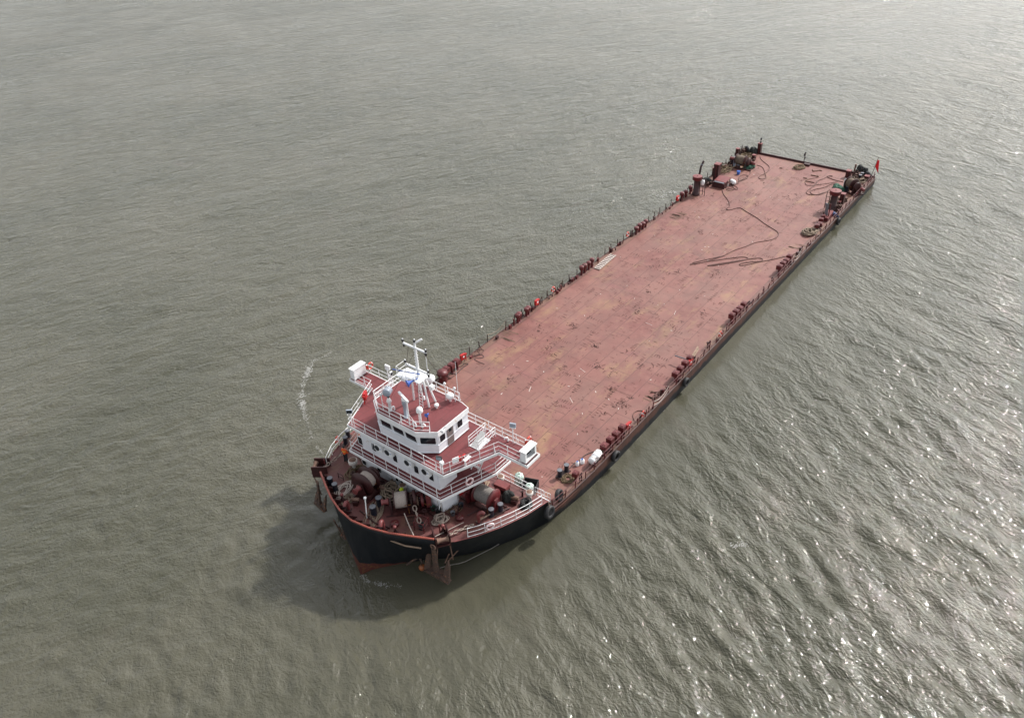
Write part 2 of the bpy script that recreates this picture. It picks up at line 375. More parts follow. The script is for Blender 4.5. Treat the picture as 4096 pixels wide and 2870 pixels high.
# ------------------------------------------------------------------ the ship
ship = thing('deck_barge', (0,0,0), 'long flat-decked red barge ship with white wheelhouse at its bow and black hull', 'ship')
HB = 10.35
half = [  # deck edge x, y, z ; waterline x, y
 (0,HB,0, 0,HB), (.01,HB,0, .01,HB), (5,HB,0, 5,HB), (30,HB,0, 30,HB), (60,HB,0, 60,HB), (72,HB,0, 72,HB), (76,HB,0, 75.8,10.3), (79,10.28,0, 78.6,10.15), (81.5,10.15,0, 81,9.85), (83.5,9.95,0, 83,9.5),
 (83.52,9.95,1.4, 83.02,9.48), (86.2,9.65,fz(86.2), 85.4,8.7), (88.6,9.05,fz(88.6), 87.5,7.7), (90.6,8.25,fz(90.6), 89.4,6.4), (92.2,7.25,fz(92.2), 91.1,4.9), (93.35,6.3,fz(93.35), 92.4,3.4),
 (94.2,4.7,fz(94.2), 93.6,2.3), (94.95,3.2,fz(94.95), 94.6,1.5), (95.5,1.6,fz(95.5), 95.5,.8), (95.75,0,fz(95.75), 96.35,0)]
half[-1] = (95.75,0,fz(95.75), 96.4,.45)
stbW = {15:(93.0,4.6), 16:(94.1,3.4), 17:(95.0,2.2), 18:(95.8,.8), 14:(91.5,6.0), 13:(89.7,7.2)}
full = half + [(half[i][0],-half[i][1],half[i][2],stbW.get(i,half[i][3:])[0],-stbW.get(i,half[i][3:])[1]) for i in range(len(half)-2,-1,-1)]
hb = B()
def zb(x): return -.92-min(x, 5)*.06 if x < 5 else -1.22
rows = []
for k_, (x, y, z, xw, yw) in enumerate(full):
    w0 = zw(xw)-.05; keel = -3.2; s0 = 1 if y >= 0 else -1
    if x < 4.9: r4 = [(x,y,z), (x,y,z*.6-.3), (x,y,-.55), (x,y,-.92), (x+2.2,y*.98,-1.6), (x+5,y*.97,-2.6)]
    else:
        f1, f2 = .35, .72
        zl = [z, z+(w0-z)*f1, z+(w0-z)*f2, w0]
        r4 = [(x,y,z), (x+(xw-x)*f1*.75, y+(yw-y)*f1*.75, zl[1]), (x+(xw-x)*f2*.9, y+(yw-y)*f2*.9, zl[2]), (xw,yw,w0), (xw-.3,yw*.985,-2.4), (xw-.8,yw*.94,keel)]
    rows += r4
nf = len(full)
hb.add(rows, [(i*6+j, i*6+j+1, (i+1)*6+j+1, (i+1)*6+j) for i in range(nf-1) for j in range(5)]+[((nf-1)*6+j, (nf-1)*6+j+1, j+1, j) for j in range(5)], False)
hull = hb.build('hull', M['hull'], ship)
for pl in hull.data.polygons: pl.use_smooth = pl.center.x > 84
# decks
md = [(a,b_-.02*(1 if b_>0 else -1)) for a,b_,c_,d,e in half[2:10]]
md = [(.02,HB-.02)]+md
b = B(); poly = [(x, y, 0) for x, y in md]+[(x,-y,0) for x, y in md[::-1]]
b.add([(x,y,0.0) for x,y,_ in poly]+[(x,y,-.35) for x,y,_ in poly], [list(range(len(poly)))[::-1], list(range(len(poly), 2*len(poly)))])
mdk = b.build('main_deck', M['deck'], ship)
b = B(); fd = [(a, b_-.02, c_) for a,b_,c_,d,e in half[10:]]
k = len(fd)
vs = []
for (x, y, z) in fd[:-1]: vs += [(x,y,z),(x,0,z+.06),(x,-y,z)]
vs.append((95.73,0,fz(95.75)+.02))
fs = []
for i in range(k-2): fs += [(i*3,i*3+3,i*3+4,i*3+1),(i*3+1,i*3+4,i*3+5,i*3+2)]
i = (k-2)*3; fs += [(i,len(vs)-1,i+1),(i+1,len(vs)-1,i+2)]
fs = [f[::-1] for f in fs]
b.add(vs, fs); b.add([(83.5,9.93,0),(83.5,-9.93,0),(83.5,-9.93,1.4),(83.5,0,1.46),(83.5,9.93,1.4)], [(0,1,2,3,4)])
b.build('forecastle_deck', M['foredeck'], ship)
# worn waterway strips along both sides and dirt marks on the deck
for s_ in (1,-1):
    b = B(); pts = [(x, y) for x, y in md if x >= 0]
    for (x0,y0),(x1,y1) in zip(pts[:-1], pts[1:]):
        b.add([(x0,s_*(y0-.02),.006),(x1,s_*(y1-.02),.006),(x1,s_*(y1-.75),.006),(x0,s_*(y0-.75),.006)], [(0,1,2,3) if s_ < 0 else (3,2,1,0)])
    b.build('waterway', M['edge'], ship)
b = B()
for s_ in (1,-1):
    pts = [(x, y) for x, y in md]
    for (x0,y0),(x1,y1) in zip(pts[:-1], pts[1:]):
        b.tube([(x0,s_*(y0+.0),.03),(x1,s_*(y1+.0),.03)], .055, 6)
b.box((.08,0,.14),(.16,2*HB-.2,.3))
b.build('deck_edge_bar', M['maroon_dark'], ship)
pts_ = [(a,b_) for a,b_,c_,d,e in half[10:15]]
for s_ in (1,-1):
    b = B()
    for (x0,y0),(x1,y1) in zip(pts_[:-1], pts_[1:]): b.tube([(x0,s_*y0,fz(x0)+.02),(x1,s_*y1,fz(x1)+.02)], .05, 6)
    b.build('forecastle_edge_bar', M['maroon_pink'], ship)
# dirt dashes
b = B(); rr = random.Random(3)
def dash(x, y, L, W_, a, z):
    ca, sa = math.cos(a), math.sin(a)
    jj_ = [rr.uniform(.5,1.2) for _ in range(4)]
    b.add([(x-L/2*ca+W_/2*sa*jj_[0], y-L/2*sa-W_/2*ca*jj_[0], z),(x+L/2*ca+W_/2*sa*jj_[1], y+L/2*sa-W_/2*ca*jj_[1], z),(x+L/2*ca-W_/2*sa*jj_[2], y+L/2*sa+W_/2*ca*jj_[2], z),(x-L/2*ca-W_/2*sa*jj_[3], y-L/2*sa+W_/2*ca*jj_[3], z)], [(0,1,2,3)])
zz_ = .010
for _ in range(2700):
    x = rr.uniform(3, 82); y = rr.uniform(-8.8, 8.8)
    if rr.random() < .62+.2*math.sin(x*.35+y*.3): 
        a = rr.choice([0, PI/2, PI/2, PI/2])+rr.gauss(0,.10); dash(x, y, rr.uniform(.12,.5)**1.15, rr.uniform(.035,.09), a, zz_)
for _ in range(120):      # rows and ladders of weld scars
    x = rr.uniform(6, 80); y = rr.uniform(-8, 8); k = rr.randint(3,7); st = rr.uniform(.22,.45); a = rr.choice([0,PI/2,.0])
    for q in range(k):
        dash(x+st*q*math.cos(a), y+st*q*math.sin(a), rr.uniform(.25,.55), rr.uniform(.06,.12), a+PI/2+rr.gauss(0,.08), zz_)
for _ in range(60):       # blotchy clusters
    x = rr.uniform(6, 80); y = rr.uniform(-8, 8)
    for q in range(rr.randint(5,12)):
        dash(x+rr.gauss(0,.5), y+rr.gauss(0,.35), rr.uniform(.15,.5), rr.uniform(.06,.15), rr.choice([0,PI/2,.7])+rr.gauss(0,.2), zz_)
for _ in range(70):
    x = rr.uniform(6, 80); y = rr.uniform(-8, 8); dash(x, y, rr.uniform(.7,1.9), rr.uniform(.02,.04), rr.choice([0,PI/2])+rr.gauss(0,.03), zz_)
mk = b.build('weld_scars', paint('dark_rust_scars', (.05,.018,.014), (.13,.05,.04), 0, .85, sc=.9, amt=.3), ship); tag(mk, 'dark rust dashes and weld scars scattered over the deck', kind='stuff')
b = B()
for _ in range(60):
    dash(rr.uniform(6,82), rr.uniform(-8.6,8.6), rr.uniform(.08,.3), rr.uniform(.04,.12), rr.uniform(0,PI), .014)
for (x_, y_) in ((2595,1295),(2120,1555),(2285,1600),(2700,1250),(2330,1480)): 
    q = at(x_, y_, 0); dash(q.x, q.y, .9, .05, rr.uniform(0,PI), .014)
tag(b.build('scrape_marks', M['gangway'], ship), 'small bright scrapes on the deck paint', kind='stuff')
# oily footprints of removed gear near the edges
oilm = paint('brown_oil_stain', (.085,.042,.028), (.14,.075,.05), 0, .8)
for (px, py) in ((2033,1345),(2720,860),(3190,985),(2610,1590),(2700,870)):
    q = at(px, py, 0); b = B()
    for k in range(7): dash(q.x+rr.uniform(-.9,.9), q.y+rr.uniform(-.6,.6), rr.uniform(.7,1.6), rr.uniform(.12,.25), PI/2+rr.gauss(0,.06), .018)
    tag(b.build('oil_stain', oilm, ship), kind='stuff')

# bulwark round the bow, with cap and brackets
bw = [(a, b_, c_) for a,b_,c_,d,e in half[15:]]; bw = bw+[(a,-b_,c_) for a,b_,c_ in bw[:-1][::-1]]
def smooth(pts, it=2):
    for _ in range(it):
        o_ = [pts[0]]
        for p0, p1 in zip(pts[:-1], pts[1:]):
            p0, p1 = Vector(p0), Vector(p1); o_ += [p0.lerp(p1,.25), p0.lerp(p1,.75)]
        pts = o_+[pts[-1]]
    return [Vector(q) for q in pts]
bws = [Vector(q) for q in bw]
b = B(); HBW = .72
vo = []
for q in bws:
    nrm = Vector((q.x-88, q.y, 0)).normalized()
    vo += [q+nrm*.02-Vector((0,0,.05)), q+nrm*.16+Vector((0,0,HBW)), q+nrm*.08+Vector((0,0,HBW)), q-nrm*.06]
b.add(vo, [(i*4+j, (i+1)*4+j, (i+1)*4+j+1, i*4+j+1) for i in range(len(bws)-1) for j in range(3)], True)
bl = b.build('bulwark', [M['hull']], ship)
b = B(); b.tube([q+Vector((q.x-88,q.y,0)).normalized()*.12+Vector((0,0,HBW+.03)) for q in bws], .085, 8)
b.build('bulwark_cap', M['bulwark_top'], bl)
for q in smooth(bw, 2)[1:-1:2]:
    b = B(); nrm = Vector((q.x-88, q.y, 0)).normalized(); t_ = Vector((-nrm.y, nrm.x, 0))*.03
    a0 = q-nrm*.08+Vector((0,0,HBW-.04)); a1 = q-nrm*.1+Vector((0,0,.03)); a2 = q-nrm*.75+Vector((0,0,.03))
    b.add([a0+t_,a1+t_,a2+t_,a0-t_,a1-t_,a2-t_], [(0,1,2),(5,4,3),(0,2,5,3),(1,4,5,2),(0,3,4,1)])
    b.build('bulwark_bracket', M['maroon_dark'], bl)

# ---- railings
post_mesh = {}
def post_obj(kind, h, r, mat, parent, loc, brace=None, rz=0):
    key = (kind, h, r, brace)
    if key not in post_mesh:
        b = B(); b.tube([(0,0,0),(0,0,h)], r, 6)
        if brace: b.tube([(0,brace,0),(0,0,h*.62)], r*.8, 5)
        o = b.build('post', mat, parent); post_mesh[key] = o
    else: o = post_mesh[key].copy(); C.objects.link(o); o.parent = parent
    o.location = loc; k_ = .05 if kind in 'ps' else .012; o.rotation_euler = (rr.gauss(0,k_), rr.gauss(0,k_), rz); o.scale.z = rr.uniform(.9,1.12) if kind in 'ps' else 1; return o
def railing(name, pts, h, heights, rbar, rpost, mat, parent, spacing, kind, zf=None, sag=0, brace_in=None, label=None):
    pts = [Vector(q) for q in pts]; b = B()
    for hh in heights:
        b.tube([q+Vector((0,0,hh)) for q in pts], rbar, 5)
    o = b.build(name, mat, parent)
    if label: o['label'] = label
    tot = 0; segs = [(pts[i+1]-pts[i]).length for i in range(len(pts)-1)]; L = sum(segs); k = max(1, round(L/spacing))
    for i in range(k+1):
        d = L*i/k; j = 0
        while j < len(segs)-1 and d > segs[j]: d -= segs[j]; j += 1
        q = pts[j].lerp(pts[j+1], min(1, d/segs[j])); t = (pts[j+1]-pts[j])
        post_obj(kind, h, rpost, mat, o, q, brace=(.3 if i % 2 == 0 and brace_in else None), rz=math.atan2(t.y, t.x)+(0 if brace_in != -1 else PI))
    return o
# starboard and port rails of the cargo deck (posts with wires), with the gaps of the photograph
def cargo_rail(side, mat, runs, kind, sp):
    for x0, x1 in runs:
        b = B()
        def yy(x): return np.interp(x, [0,76,79,81.5,83.5],[HB,HB,10.28,10.15,9.95])-.06
        xs = np.linspace(x0, x1, max(2, int(round(abs(x1-x0)/sp))+1))
        for hh in (.5, .97):
            pts = []
            for a0, a1 in zip(xs[:-1], xs[1:]):
                pts += [(a0, side*yy(a0), hh), ((a0+a1)/2, side*yy((a0+a1)/2), hh-.02)]
            pts.append((xs[-1], side*yy(xs[-1]), hh)); b.tube(pts, .028 if side > 0 else .016, 5)
        o = b.build('side_railing', mat, ship)
        for i, x in enumerate(xs):
            post_obj(kind, .95+0*x, .05, mat, o, (x+rr.uniform(-.12,.12)*(0 < i < len(xs)-1), side*yy(x), 0), brace=(-.32*side if i % 3 == 1 else None))
cargo_rail(1, M['maroon'], [(.6,20.5),(22.5,29.0),(31.5,63.5),(66.5,82.9)], 'p', 1.55)
cargo_rail(-1, M['darkpost'], [(.6,31.2),(34.5,63.2),(66.5,73.8)], 's', 1.6)
# sagging ropes closing the rail gaps
def rope_run(name, pts, r, mat, label, cat='rope', group=None, seg=6, sm=2):
    b = B(); b.tube(smooth([tuple(q) for q in pts], sm), r, seg); return tag(b.build(name, mat), label, cat, group)
for (xa, xb, s_, lb) in ((63.5,66.5,1,'pale rope sagging across the port rail gap nearest the bow'),(29.0,31.5,1,'pale rope sagging across the port rail gap nearer the stern'),(31.2,34.5,-1,'thin rope sagging across the starboard rail gap nearer the stern'),(63.2,66.5,-1,'thin rope sagging across the starboard rail gap nearer the wheelhouse')):
    b = B()
    for hh in (.95,.5):
        b.tube([(xa+(xb-xa)*t, s_*(HB-.06), hh-.42*math.sin(PI*t)) for t in np.linspace(0,1,9)], .03, 5)
    tag(b.build('sagging_rope', M['rope_white' if s_ > 0 else 'rope']), lb, 'rope', 'ropes across gaps in the side rails')
# welded fittings along both rails: short posts, pipe ends, brackets
fr_ = random.Random(21)
for s_ in (1,-1):
    for k_ in range(64):
        x = fr_.uniform(2, 79); y = s_*(HB-fr_.uniform(.15,.55)); b = B(); h_ = fr_.uniform(.25,.95); k3 = fr_.random()
        if k3 < .4: b.tube([(x,y,0),(x+fr_.uniform(-.05,.05),y,h_)], fr_.uniform(.05,.10), 6)
        elif k3 < .7: b.tube([(x,y,0),(x,y,h_*.7),(x+.1,y,h_*.85),(x+.25,y,h_*.75)], .07, 6)
        else: b.box((x,y,h_*.3),(fr_.uniform(.2,.6),.22,h_*.6), fr_.uniform(-.2,.2))
        b.build('rail_fitting', M['maroon' if fr_.random() < .4 else 'maroon_dark'], ship)
# forecastle rails, white
def FE(x, s_):
    y = np.interp(x, [83.52,86.2,88.6,90.6,92.2,93.35],[9.95,9.65,9.05,8.25,7.25,6.3])-.08
    return Vector((x, s_*y, fz(x)+.02))
railing('forecastle_railing', [FE(x,1) for x in (84.2,86,87.5,89,90.4,91.2)], 1.0, (.98,.52,.08), .025, .028, M['white'], ship, 1.5, 'w', label='white railing on the port edge of the forecastle')
railing('forecastle_railing', [FE(x,-1) for x in (83.6,85.5,87.5,89,90.6,92.0)], 1.0, (.98,.52), .028, .03, M['white'], ship, 1.5, 'w2', label='white railing on the starboard edge of the forecastle')
railing('forecastle_railing', [(83.62,y,fz(83.6)+.02) for y in (-9.0,-5,-2.6)], 1.0, (.98,.52,.1), .028, .03, M['white'], ship, 1.3, 'w2', label='white railing across the aft starboard edge of the forecastle')
railing('forecastle_railing', [(83.62,y,fz(83.6)+.02) for y in (2.6,5,8.5)], 1.0, (.98,.52,.1), .028, .03, M['white'], ship, 1.3, 'w2', label='white railing across the aft port edge of the forecastle')

# ------------------------------------------------------------------ superstructure
ZB, ZD, ZRF = 4.85, 7.2, 9.5
house = B()
def wallblock(b, poly, z0, z1): b.prism(poly, z0, z1)
lower = B(); lower.prism([(90.2,-4.4),(90.2,4.4),(88.7,4.6),(88.2,4.3),(88.2,-4.3),(88.7,-4.6)], fz(88.2)-.3, ZB-.16)
lower.prism([(88.2,-2.7),(88.2,2.7),(84.0,2.7),(84.0,-2.7)], 1.2, ZB-.16)
lo = lower.build('lower_house', M['house_white'], ship)
mid = B(); mid.prism([(90.2,-4.35),(90.2,4.35),(88.3,4.45),(88.3,-4.45)], ZB+.004, ZD-.18)
mid.prism([(88.3,-2.7),(88.3,2.7),(84.6,2.7),(84.6,-2.7)], ZB+.004, ZD-.18)
mi = mid.build('middle_house', M['house_white'], ship)
def slab(name, poly, z, t, lip, label):
    b = B(); b.prism(poly, z-t, z-.02); b.cur = 0
    o = b.build(name, M['white'], ship); o['label'] = label
    # red walking surface inset in the white edge plate
    cx = sum(q[0] for q in poly)/len(poly)
    t_ = B(); ins = []
    k = len(poly)
    for i in range(k):
        p0, p1, p2 = Vector(poly[i-1]), Vector(poly[i]), Vector(poly[(i+1)%k])
        e1 = (p1-p0).normalized(); e2 = (p2-p1).normalized(); n1 = Vector((-e1.y,e1.x)); n2 = Vector((-e2.y,e2.x))
        nn = (n1+n2); nn = nn/max(.3, nn.length_squared)*2; ins.append(p1+nn*.07)
    t_.prism([(q.x,q.y) for q in ins], z-.05, z)
    t_.build('deck_surface', M['housedeck'], o)
    f_ = B()
    for i in range(k):
        p1, p2 = poly[i], poly[(i+1)%k]
        L = math.hypot(p2[0]-p1[0], p2[1]-p1[1]); a = math.atan2(p2[1]-p1[1], p2[0]-p1[0])
        f_.box(((p1[0]+p2[0])/2, (p1[1]+p2[1])/2, z-t/2-.02), (L+.02, .035, t+.05), a)
    f_.build('fascia', M['white'], o)
    return o
boat = [(91.05,-5.1),(91.05,5.1),(86.2,6.75),(84.3,6.8),(84.3,-6.8),(86.2,-6.75)]
slab('boat_deck', boat, ZB, .17, .1, 'narrow white-edged walkway deck between the two cabin storeys')
bridge = [(90.62,-5.3),(90.62,5.3),(86.1,7.1),(86.08,9.86),(84.4,9.84),(84.35,-9.84),(86.08,-9.86),(86.1,-7.1)]
slab('bridge_deck', bridge, ZD, .2, .1, 'red bridge deck with wings reaching out to both sides')
ri = lambda poly, d: poly
railing('boat_deck_railing', [(84.42,5.5,ZB),(84.45,6.65,ZB),(86.15,6.62,ZB),(90.93,5.0,ZB),(90.93,-5.0,ZB),(86.15,-6.62,ZB),(84.42,-6.66,ZB)], .98, (.98,.55,.12), .022, .027, M['white'], ship, 1.35, 'w')
railing('bridge_deck_railing', [(84.5,-9.0,ZD),(84.5,9.0,ZD)], 1.0, (.98,.55,.12), .022, .028, M['white'], ship, 1.35, 'wb', brace_in=1, label='white railing across the aft edge of the bridge deck')
railing('bridge_deck_railing', [(86.0,9.2,ZD),(85.98,7.02,ZD),(90.5,5.2,ZD),(90.5,-5.2,ZD),(85.98,-7.02,ZD),(86.0,-9.2,ZD)], 1.0, (.98,.55,.12), .022, .028, M['white'], ship, 1.3, 'wb', brace_in=1, label='white railing along the front and forward wing edges of the bridge deck')
# windows -----------------------------------------------------------
def window(parent, o, ux, uy, w_, h_, corner=.09, name='window', out=.02):
    """o centre, ux unit along width, uy unit up; rounded frame + glass, both proud of the wall"""
    o, ux, uy = Vector(o), Vector(ux).normalized(), Vector(uy).normalized(); nn = ux.cross(uy)
    def ring(w2, h2, c2, d):
        P = []
        for sx_, sy_, a0 in ((1,1,0),(-1,1,90),(-1,-1,180),(1,-1,270)):
            for da in (0,30,60,90):
                a = R(a0+da); P.append(o+ux*(sx_*(w2/2-c2)+c2*math.cos(a))+uy*(sy_*(h2/2-c2)+c2*math.sin(a))+nn*d)
        return P
    b = B(); b.cur = 0
    A1 = ring(w_+.10, h_+.10, corner+.05, .0); A2 = ring(w_+.10, h_+.10, corner+.05, out+.02); A3 = ring(w_, h_, corner, out+.02); A4 = ring(w_, h_, corner, out-.005)
    k = 16; q = A1+A2+A3+A4
    b.add(q, [(s*k+i, s*k+(i+1)%k, (s+1)*k+(i+1)%k, (s+1)*k+i) for s in range(3) for i in range(k)])
    fr = b.build(name, M['white'], parent)
    g_ = B(); g_.add(A4, [list(range(k))]); g_.build('pane', M['glass'], fr)
    return fr
FX = (0,1,0); UZ = (0,0,1)
def pxwin(parent, px, py, X0, w_, h_, side='front'):
    # pixel -> point on the plane x = X0 (or y = X0)
    d = fw + rt*((px-2048)/CF) - up*((py-1435)/CF)
    if side == 'front': t = (X0-CPOS.x)/d.x
    else: t = (X0-CPOS.y)/d.y
    q = CPOS+d*t
    return q
def subwin(parent, px, py, X0, w_, h_):
    q = pxwin(parent, px, py, X0, w_, h_); q.x = X0+.002; return window(parent, q, FX, UZ, w_, h_)
for px, py in ((1442,1761),(1496,1787),(1581,1831),(1666,1876),(1726,1905)): subwin(mi, px, py, 90.2, .50, .78)
for px, py in ((1458,1848),(1519,1879),(1535,1888),(1592,1917),(1606,1926),(1690,1971),(1739,1995)): subwin(lo, px, py, 90.2, .48, .50)
# lower wall details: doors outlines, ladders of pipes
for c_, d_ in (((90.215, .9, 3.3), (.03,.8,1.5)), ((90.215,-2.0,3.35), (.03,.75,1.5)), ((90.215,3.4,3.1),(.03,.9,.9))):
    b = B(); b.box(c_, d_); b.build('wall_panel', M['house_white'], lo)
b = B()
for y in (-3.1,-1.2,.4,2.2,3.9): b.tube([(90.24,y,2.5),(90.24,y,4.6)], .02, 5)
b.tube([(90.26,4.28,2.4),(90.26,4.28,4.68)], .035, 6)
b.build('wall_pipe', M['white_dirty'], lo)
b = B()
for y in (-3.0,-1.1,1.1,2.6,4.2): b.tube([(90.23,y,ZB+.05),(90.23,y,ZD-.25)], .018, 5)
b.tube([(90.23,-4,ZD-.4),(90.23,4,ZD-.4)], .02, 5)
b.build('wall_pipe', M['house_white'], mi)
b = B(); bb = random.Random(4)
for _ in range(46):
    y = -3.25+bb.gauss(0,.42); z = 6.0+bb.gauss(0,.14); s_ = bb.uniform(.02,.07)
    b.add([(90.207,y-s_,z-s_*.6),(90.207,y+s_,z-s_*.5),(90.207,y+s_*.8,z+s_*.6),(90.207,y-s_*.7,z+s_*.7)], [(0,1,2,3)])
b.build('chipped_paint_patch', M['white_dirty'], mi)
# side recess: white locker boxes hanging under decks, doors
b = B(); b.box((86.6,3.4,6.2),(1.4,1.3,1.5)); b.box((87.0,3.5,3.4),(1.4,1.2,1.6)); b.build('cabin_annex', M['house_white'], mi)
# wheelhouse --------------------------------------------------------
roofp = [(89.93,-2.1),(89.93,2.1),(88.95,3.5),(85.25,3.5),(85.0,2.6),(85.0,-2.6),(85.25,-3.5),(88.95,-3.5)]
def inset(poly, d):
    k = len(poly); out = []
    for i in range(k):
        p0, p1, p2 = Vector(poly[i-1]), Vector(poly[i]), Vector(poly[(i+1)%k])
        e1 = (p1-p0).normalized(); e2 = (p2-p1).normalized(); n1 = Vector((-e1.y,e1.x)); n2 = Vector((-e2.y,e2.x)); nn = n1+n2
        out.append(tuple(p1+nn*(2*d/max(.5,nn.length_squared))))
    return out
whp = inset(roofp, .10)
zs0, zs1 = ZD+.92, ZRF-.52
b = B(); b.prism(whp, ZD+.12, zs0); b.prism(inset(roofp,.32), ZD-.01, ZD+.12); b.prism(inset(roofp,.06), ZD+.12, ZD+.16); b.prism(inset(roofp,.05), zs0-.05, zs0+.006)
bot_ = [(x-(.12 if x > 89.5 else 0), y) for x, y in whp]; k = len(whp)
b.add([(x,y,zs0) for x, y in bot_]+[(x,y,zs1+.03) for x, y in whp], [(i_,(i_+1)%k,k+(i_+1)%k,k+i_) for i_ in range(k)])
wh = b.build('wheelhouse', M['house_white'], ship)
b = B(); b.prism(inset(roofp,.0), ZRF-.50, ZRF-.02); 
rf = b.build('roof_fascia', M['white'], wh)
b = B(); b.prism(inset(roofp,.06), ZRF-.06, ZRF); b.build('roof_surface', M['housedeck'], rf)
# front windows
hh = .68; rk = .12/(zs1+.03-zs0); zc = (zs0+zs1)/2
for y in (-1.36,0,1.36): window(wh, (whp[1][0]-.06+.006, y, zc), FX, (rk,0,1), 1.14, hh, .08)
for sgn in (1,-1):
    a0, c0 = Vector((*bot_[1], zs0)), Vector((*bot_[2], zs0)); a1, c1 = Vector((*whp[1], zs1)), Vector((*whp[2], zs1))
    for v_ in (a0, c0, a1, c1): v_.y *= sgn
    ux = ((c0+c1)-(a0+a1)).normalized()*sgn; md2 = (a0+c0+a1+c1)/4; uy = (a1+c1-a0-c0); uy = (uy-ux*uy.dot(ux)).normalized()
    window(wh, md2+ux.cross(uy)*.012, ux, uy, 1.22, hh, .08)
yw_ = whp[2][1]
for x, w_ in ((88.42,.62),(86.35,.62)):
    window(wh, (x, yw_+.002, zc), (-1,0,0), UZ, w_, .68, .10); window(wh, (x, -yw_-.002, zc), (1,0,0), UZ, w_, .68, .10)
for s_ in (1,-1):
    b = B(); b.box((87.5, s_*(yw_+.02), ZD+1.05), (.72,.05,1.78)); d_ = b.build('door', M['door'], wh)
    b = B(); b.box((87.5, s_*(yw_+.05), ZD+1.55), (.3,.02,.3)); b.build('door_window', M['glass'], d_)
    b = B(); b.box((87.22, s_*(yw_+.07), ZD+1.1), (.12,.05,.05)); b.build('door_handle', M['steelgrey'], d_)
railing('roof_railing', [(85.3,-3.4,ZRF),(88.9,-3.4,ZRF),(89.8,-2.0,ZRF),(89.8,2.0,ZRF),(89.2,2.95,ZRF)], .95, (.93,.5,.1), .026, .03, M['white'], wh, 1.3, 'wr', brace_in=-1)
railing('roof_railing', [(85.1,-2.5,ZRF),(85.1,2.5,ZRF)], .95, (.93,.5,.1), .026, .03, M['white'], wh, 1.3, 'wr')
# wing end screens
for s_ in (1,-1):
    b = B(); x0, x1 = 84.62, 86.0
    b.box(((x0+x1)/2, s_*9.18, ZD+.62),(x1-x0,.05,1.0)); b.box((x0, s_*9.42, ZD+.62),(.05,.48,1.0)); b.box((x1, s_*9.42, ZD+.62),(.05,.48,1.0))
    b.box(((x0+x1)/2, s_*9.42, ZD+1.15),(x1-x0+.14,.62,.06)); b.box(((x0+x1)/2, s_*9.42, ZD+.12),(x1-x0,.5,.05))
    b.box(((x0+x1)/2, s_*9.64, ZD+.2),(x1-x0,.03,.14)); b.box((x0+.08, s_*9.64, ZD+.62),(.16,.04,1.0)); b.box((x1-.08, s_*9.64, ZD+.62),(.16,.04,1.0))
    sc_ = b.build('wing_screen', M['white'], ship)
    b = B(); b.box(((x0+x1)/2, s_*9.23, ZD+.65),(x1-x0-.3,.04,.85)); b.build('screen_inner_face', M['black'], sc_)
    b = B()
    b.tube([(x0,s_*9.2,ZD+.02),(x0,s_*9.75,ZD+.02),(x1+.02,s_*9.75,ZD+.02)], .04, 6); b.build('wing_foot_bar', M['black'], sc_)
# stairs
def stairs(name, top, bot, wdt, mat, parent, label=None, steps=8):
    top, bot = Vector(top), Vector(bot); d = bot-top; hd = Vector((d.x,d.y,0)).normalized(); sd2 = Vector((-hd.y,hd.x,0))
    b = B(); a = math.atan2(hd.y, hd.x)
    for s_ in (1,-1):
        o_ = sd2*(s_*wdt/2); b.tube([top+o_, bot+o_], .05, 4)
    for i in range(1, steps): b.box(tuple(top.lerp(bot, i/steps)), (.22,wdt,.03), a)
    o = b.build(name, mat, parent)
    if label: o['label'] = label
    b = B()
    for s_ in (1,-1):
        o_ = sd2*(s_*wdt/2); u = Vector((0,0,.95))
        b.tube([top+o_, top+o_+u, bot+o_+u, bot+o_], .024, 5); b.tube([top+o_+u*.5, bot+o_+u*.5], .02, 5)
        for t in (.33,.66): q = top.lerp(bot,t)+o_; b.tube([q,q+u], .02, 5)
    b.build('handrail', mat, o); return o
stairs('bridge_stairs', (84.9,5.2,ZD), (87.0,5.2,ZB+.02), .75, M['white'], ship)
stairs('bridge_stairs', (84.9,-5.2,ZD), (87.0,-5.2,ZB+.02), .75, M['white'], ship)
stairs('boat_deck_stairs', (85.2,4.2,ZB), (87.0,4.2,fz(87)), .7, M['white_dirty'], ship)
stairs('boat_deck_stairs', (85.2,-4.2,ZB), (87.0,-4.2,fz(87)), .7, M['white_dirty'], ship)
stairs('forecastle_stairs', (83.6,9.0,fz(83.5)), (82.4,9.0,.02), .7, M['white'], ship, steps=5)
# cage rails and white hatch chutes round the stair heads
def cage(s_, lb):
    b = B()
    x0, x1, y0, y1 = 84.75, 86.9, s_*4.72, s_*5.72
    for z in (.35,.7,1.0): b.tube([(x0,y0,ZD+z),(x1,y0,ZD+z),(x1,y1,ZD+z),(x0,y1,ZD+z)], .024, 5)
    for q in ((x0,y0),(x1,y0),(x1,y1),(x0,y1),((x0+x1)/2,y0),((x0+x1)/2,y1)): b.tube([(*q,ZD),(*q,ZD+1.0)], .026, 5)
    o = b.build('stair_guard', M['white'], ship)
    b = B(); b.box((86.1,s_*5.2,ZD+.04),(1.5,.96,.05)); b.build('guard_floor', M['white'], o)
    b = B(); b.add([(86.8,s_*4.85,ZD+.08),(86.8,s_*5.45,ZD+.08),(85.5,s_*5.3,ZD+.75),(85.5,s_*4.85,ZD+.75),(85.6,s_*4.85,ZD+.08),(85.6,s_*5.3,ZD+.08)],[(0,1,2,3),(0,3,4),(1,5,2),(3,2,5,4)]); b.build('canvas_cover', M['canvas_grey'], o)
cage(1,''); cage(-1,'')
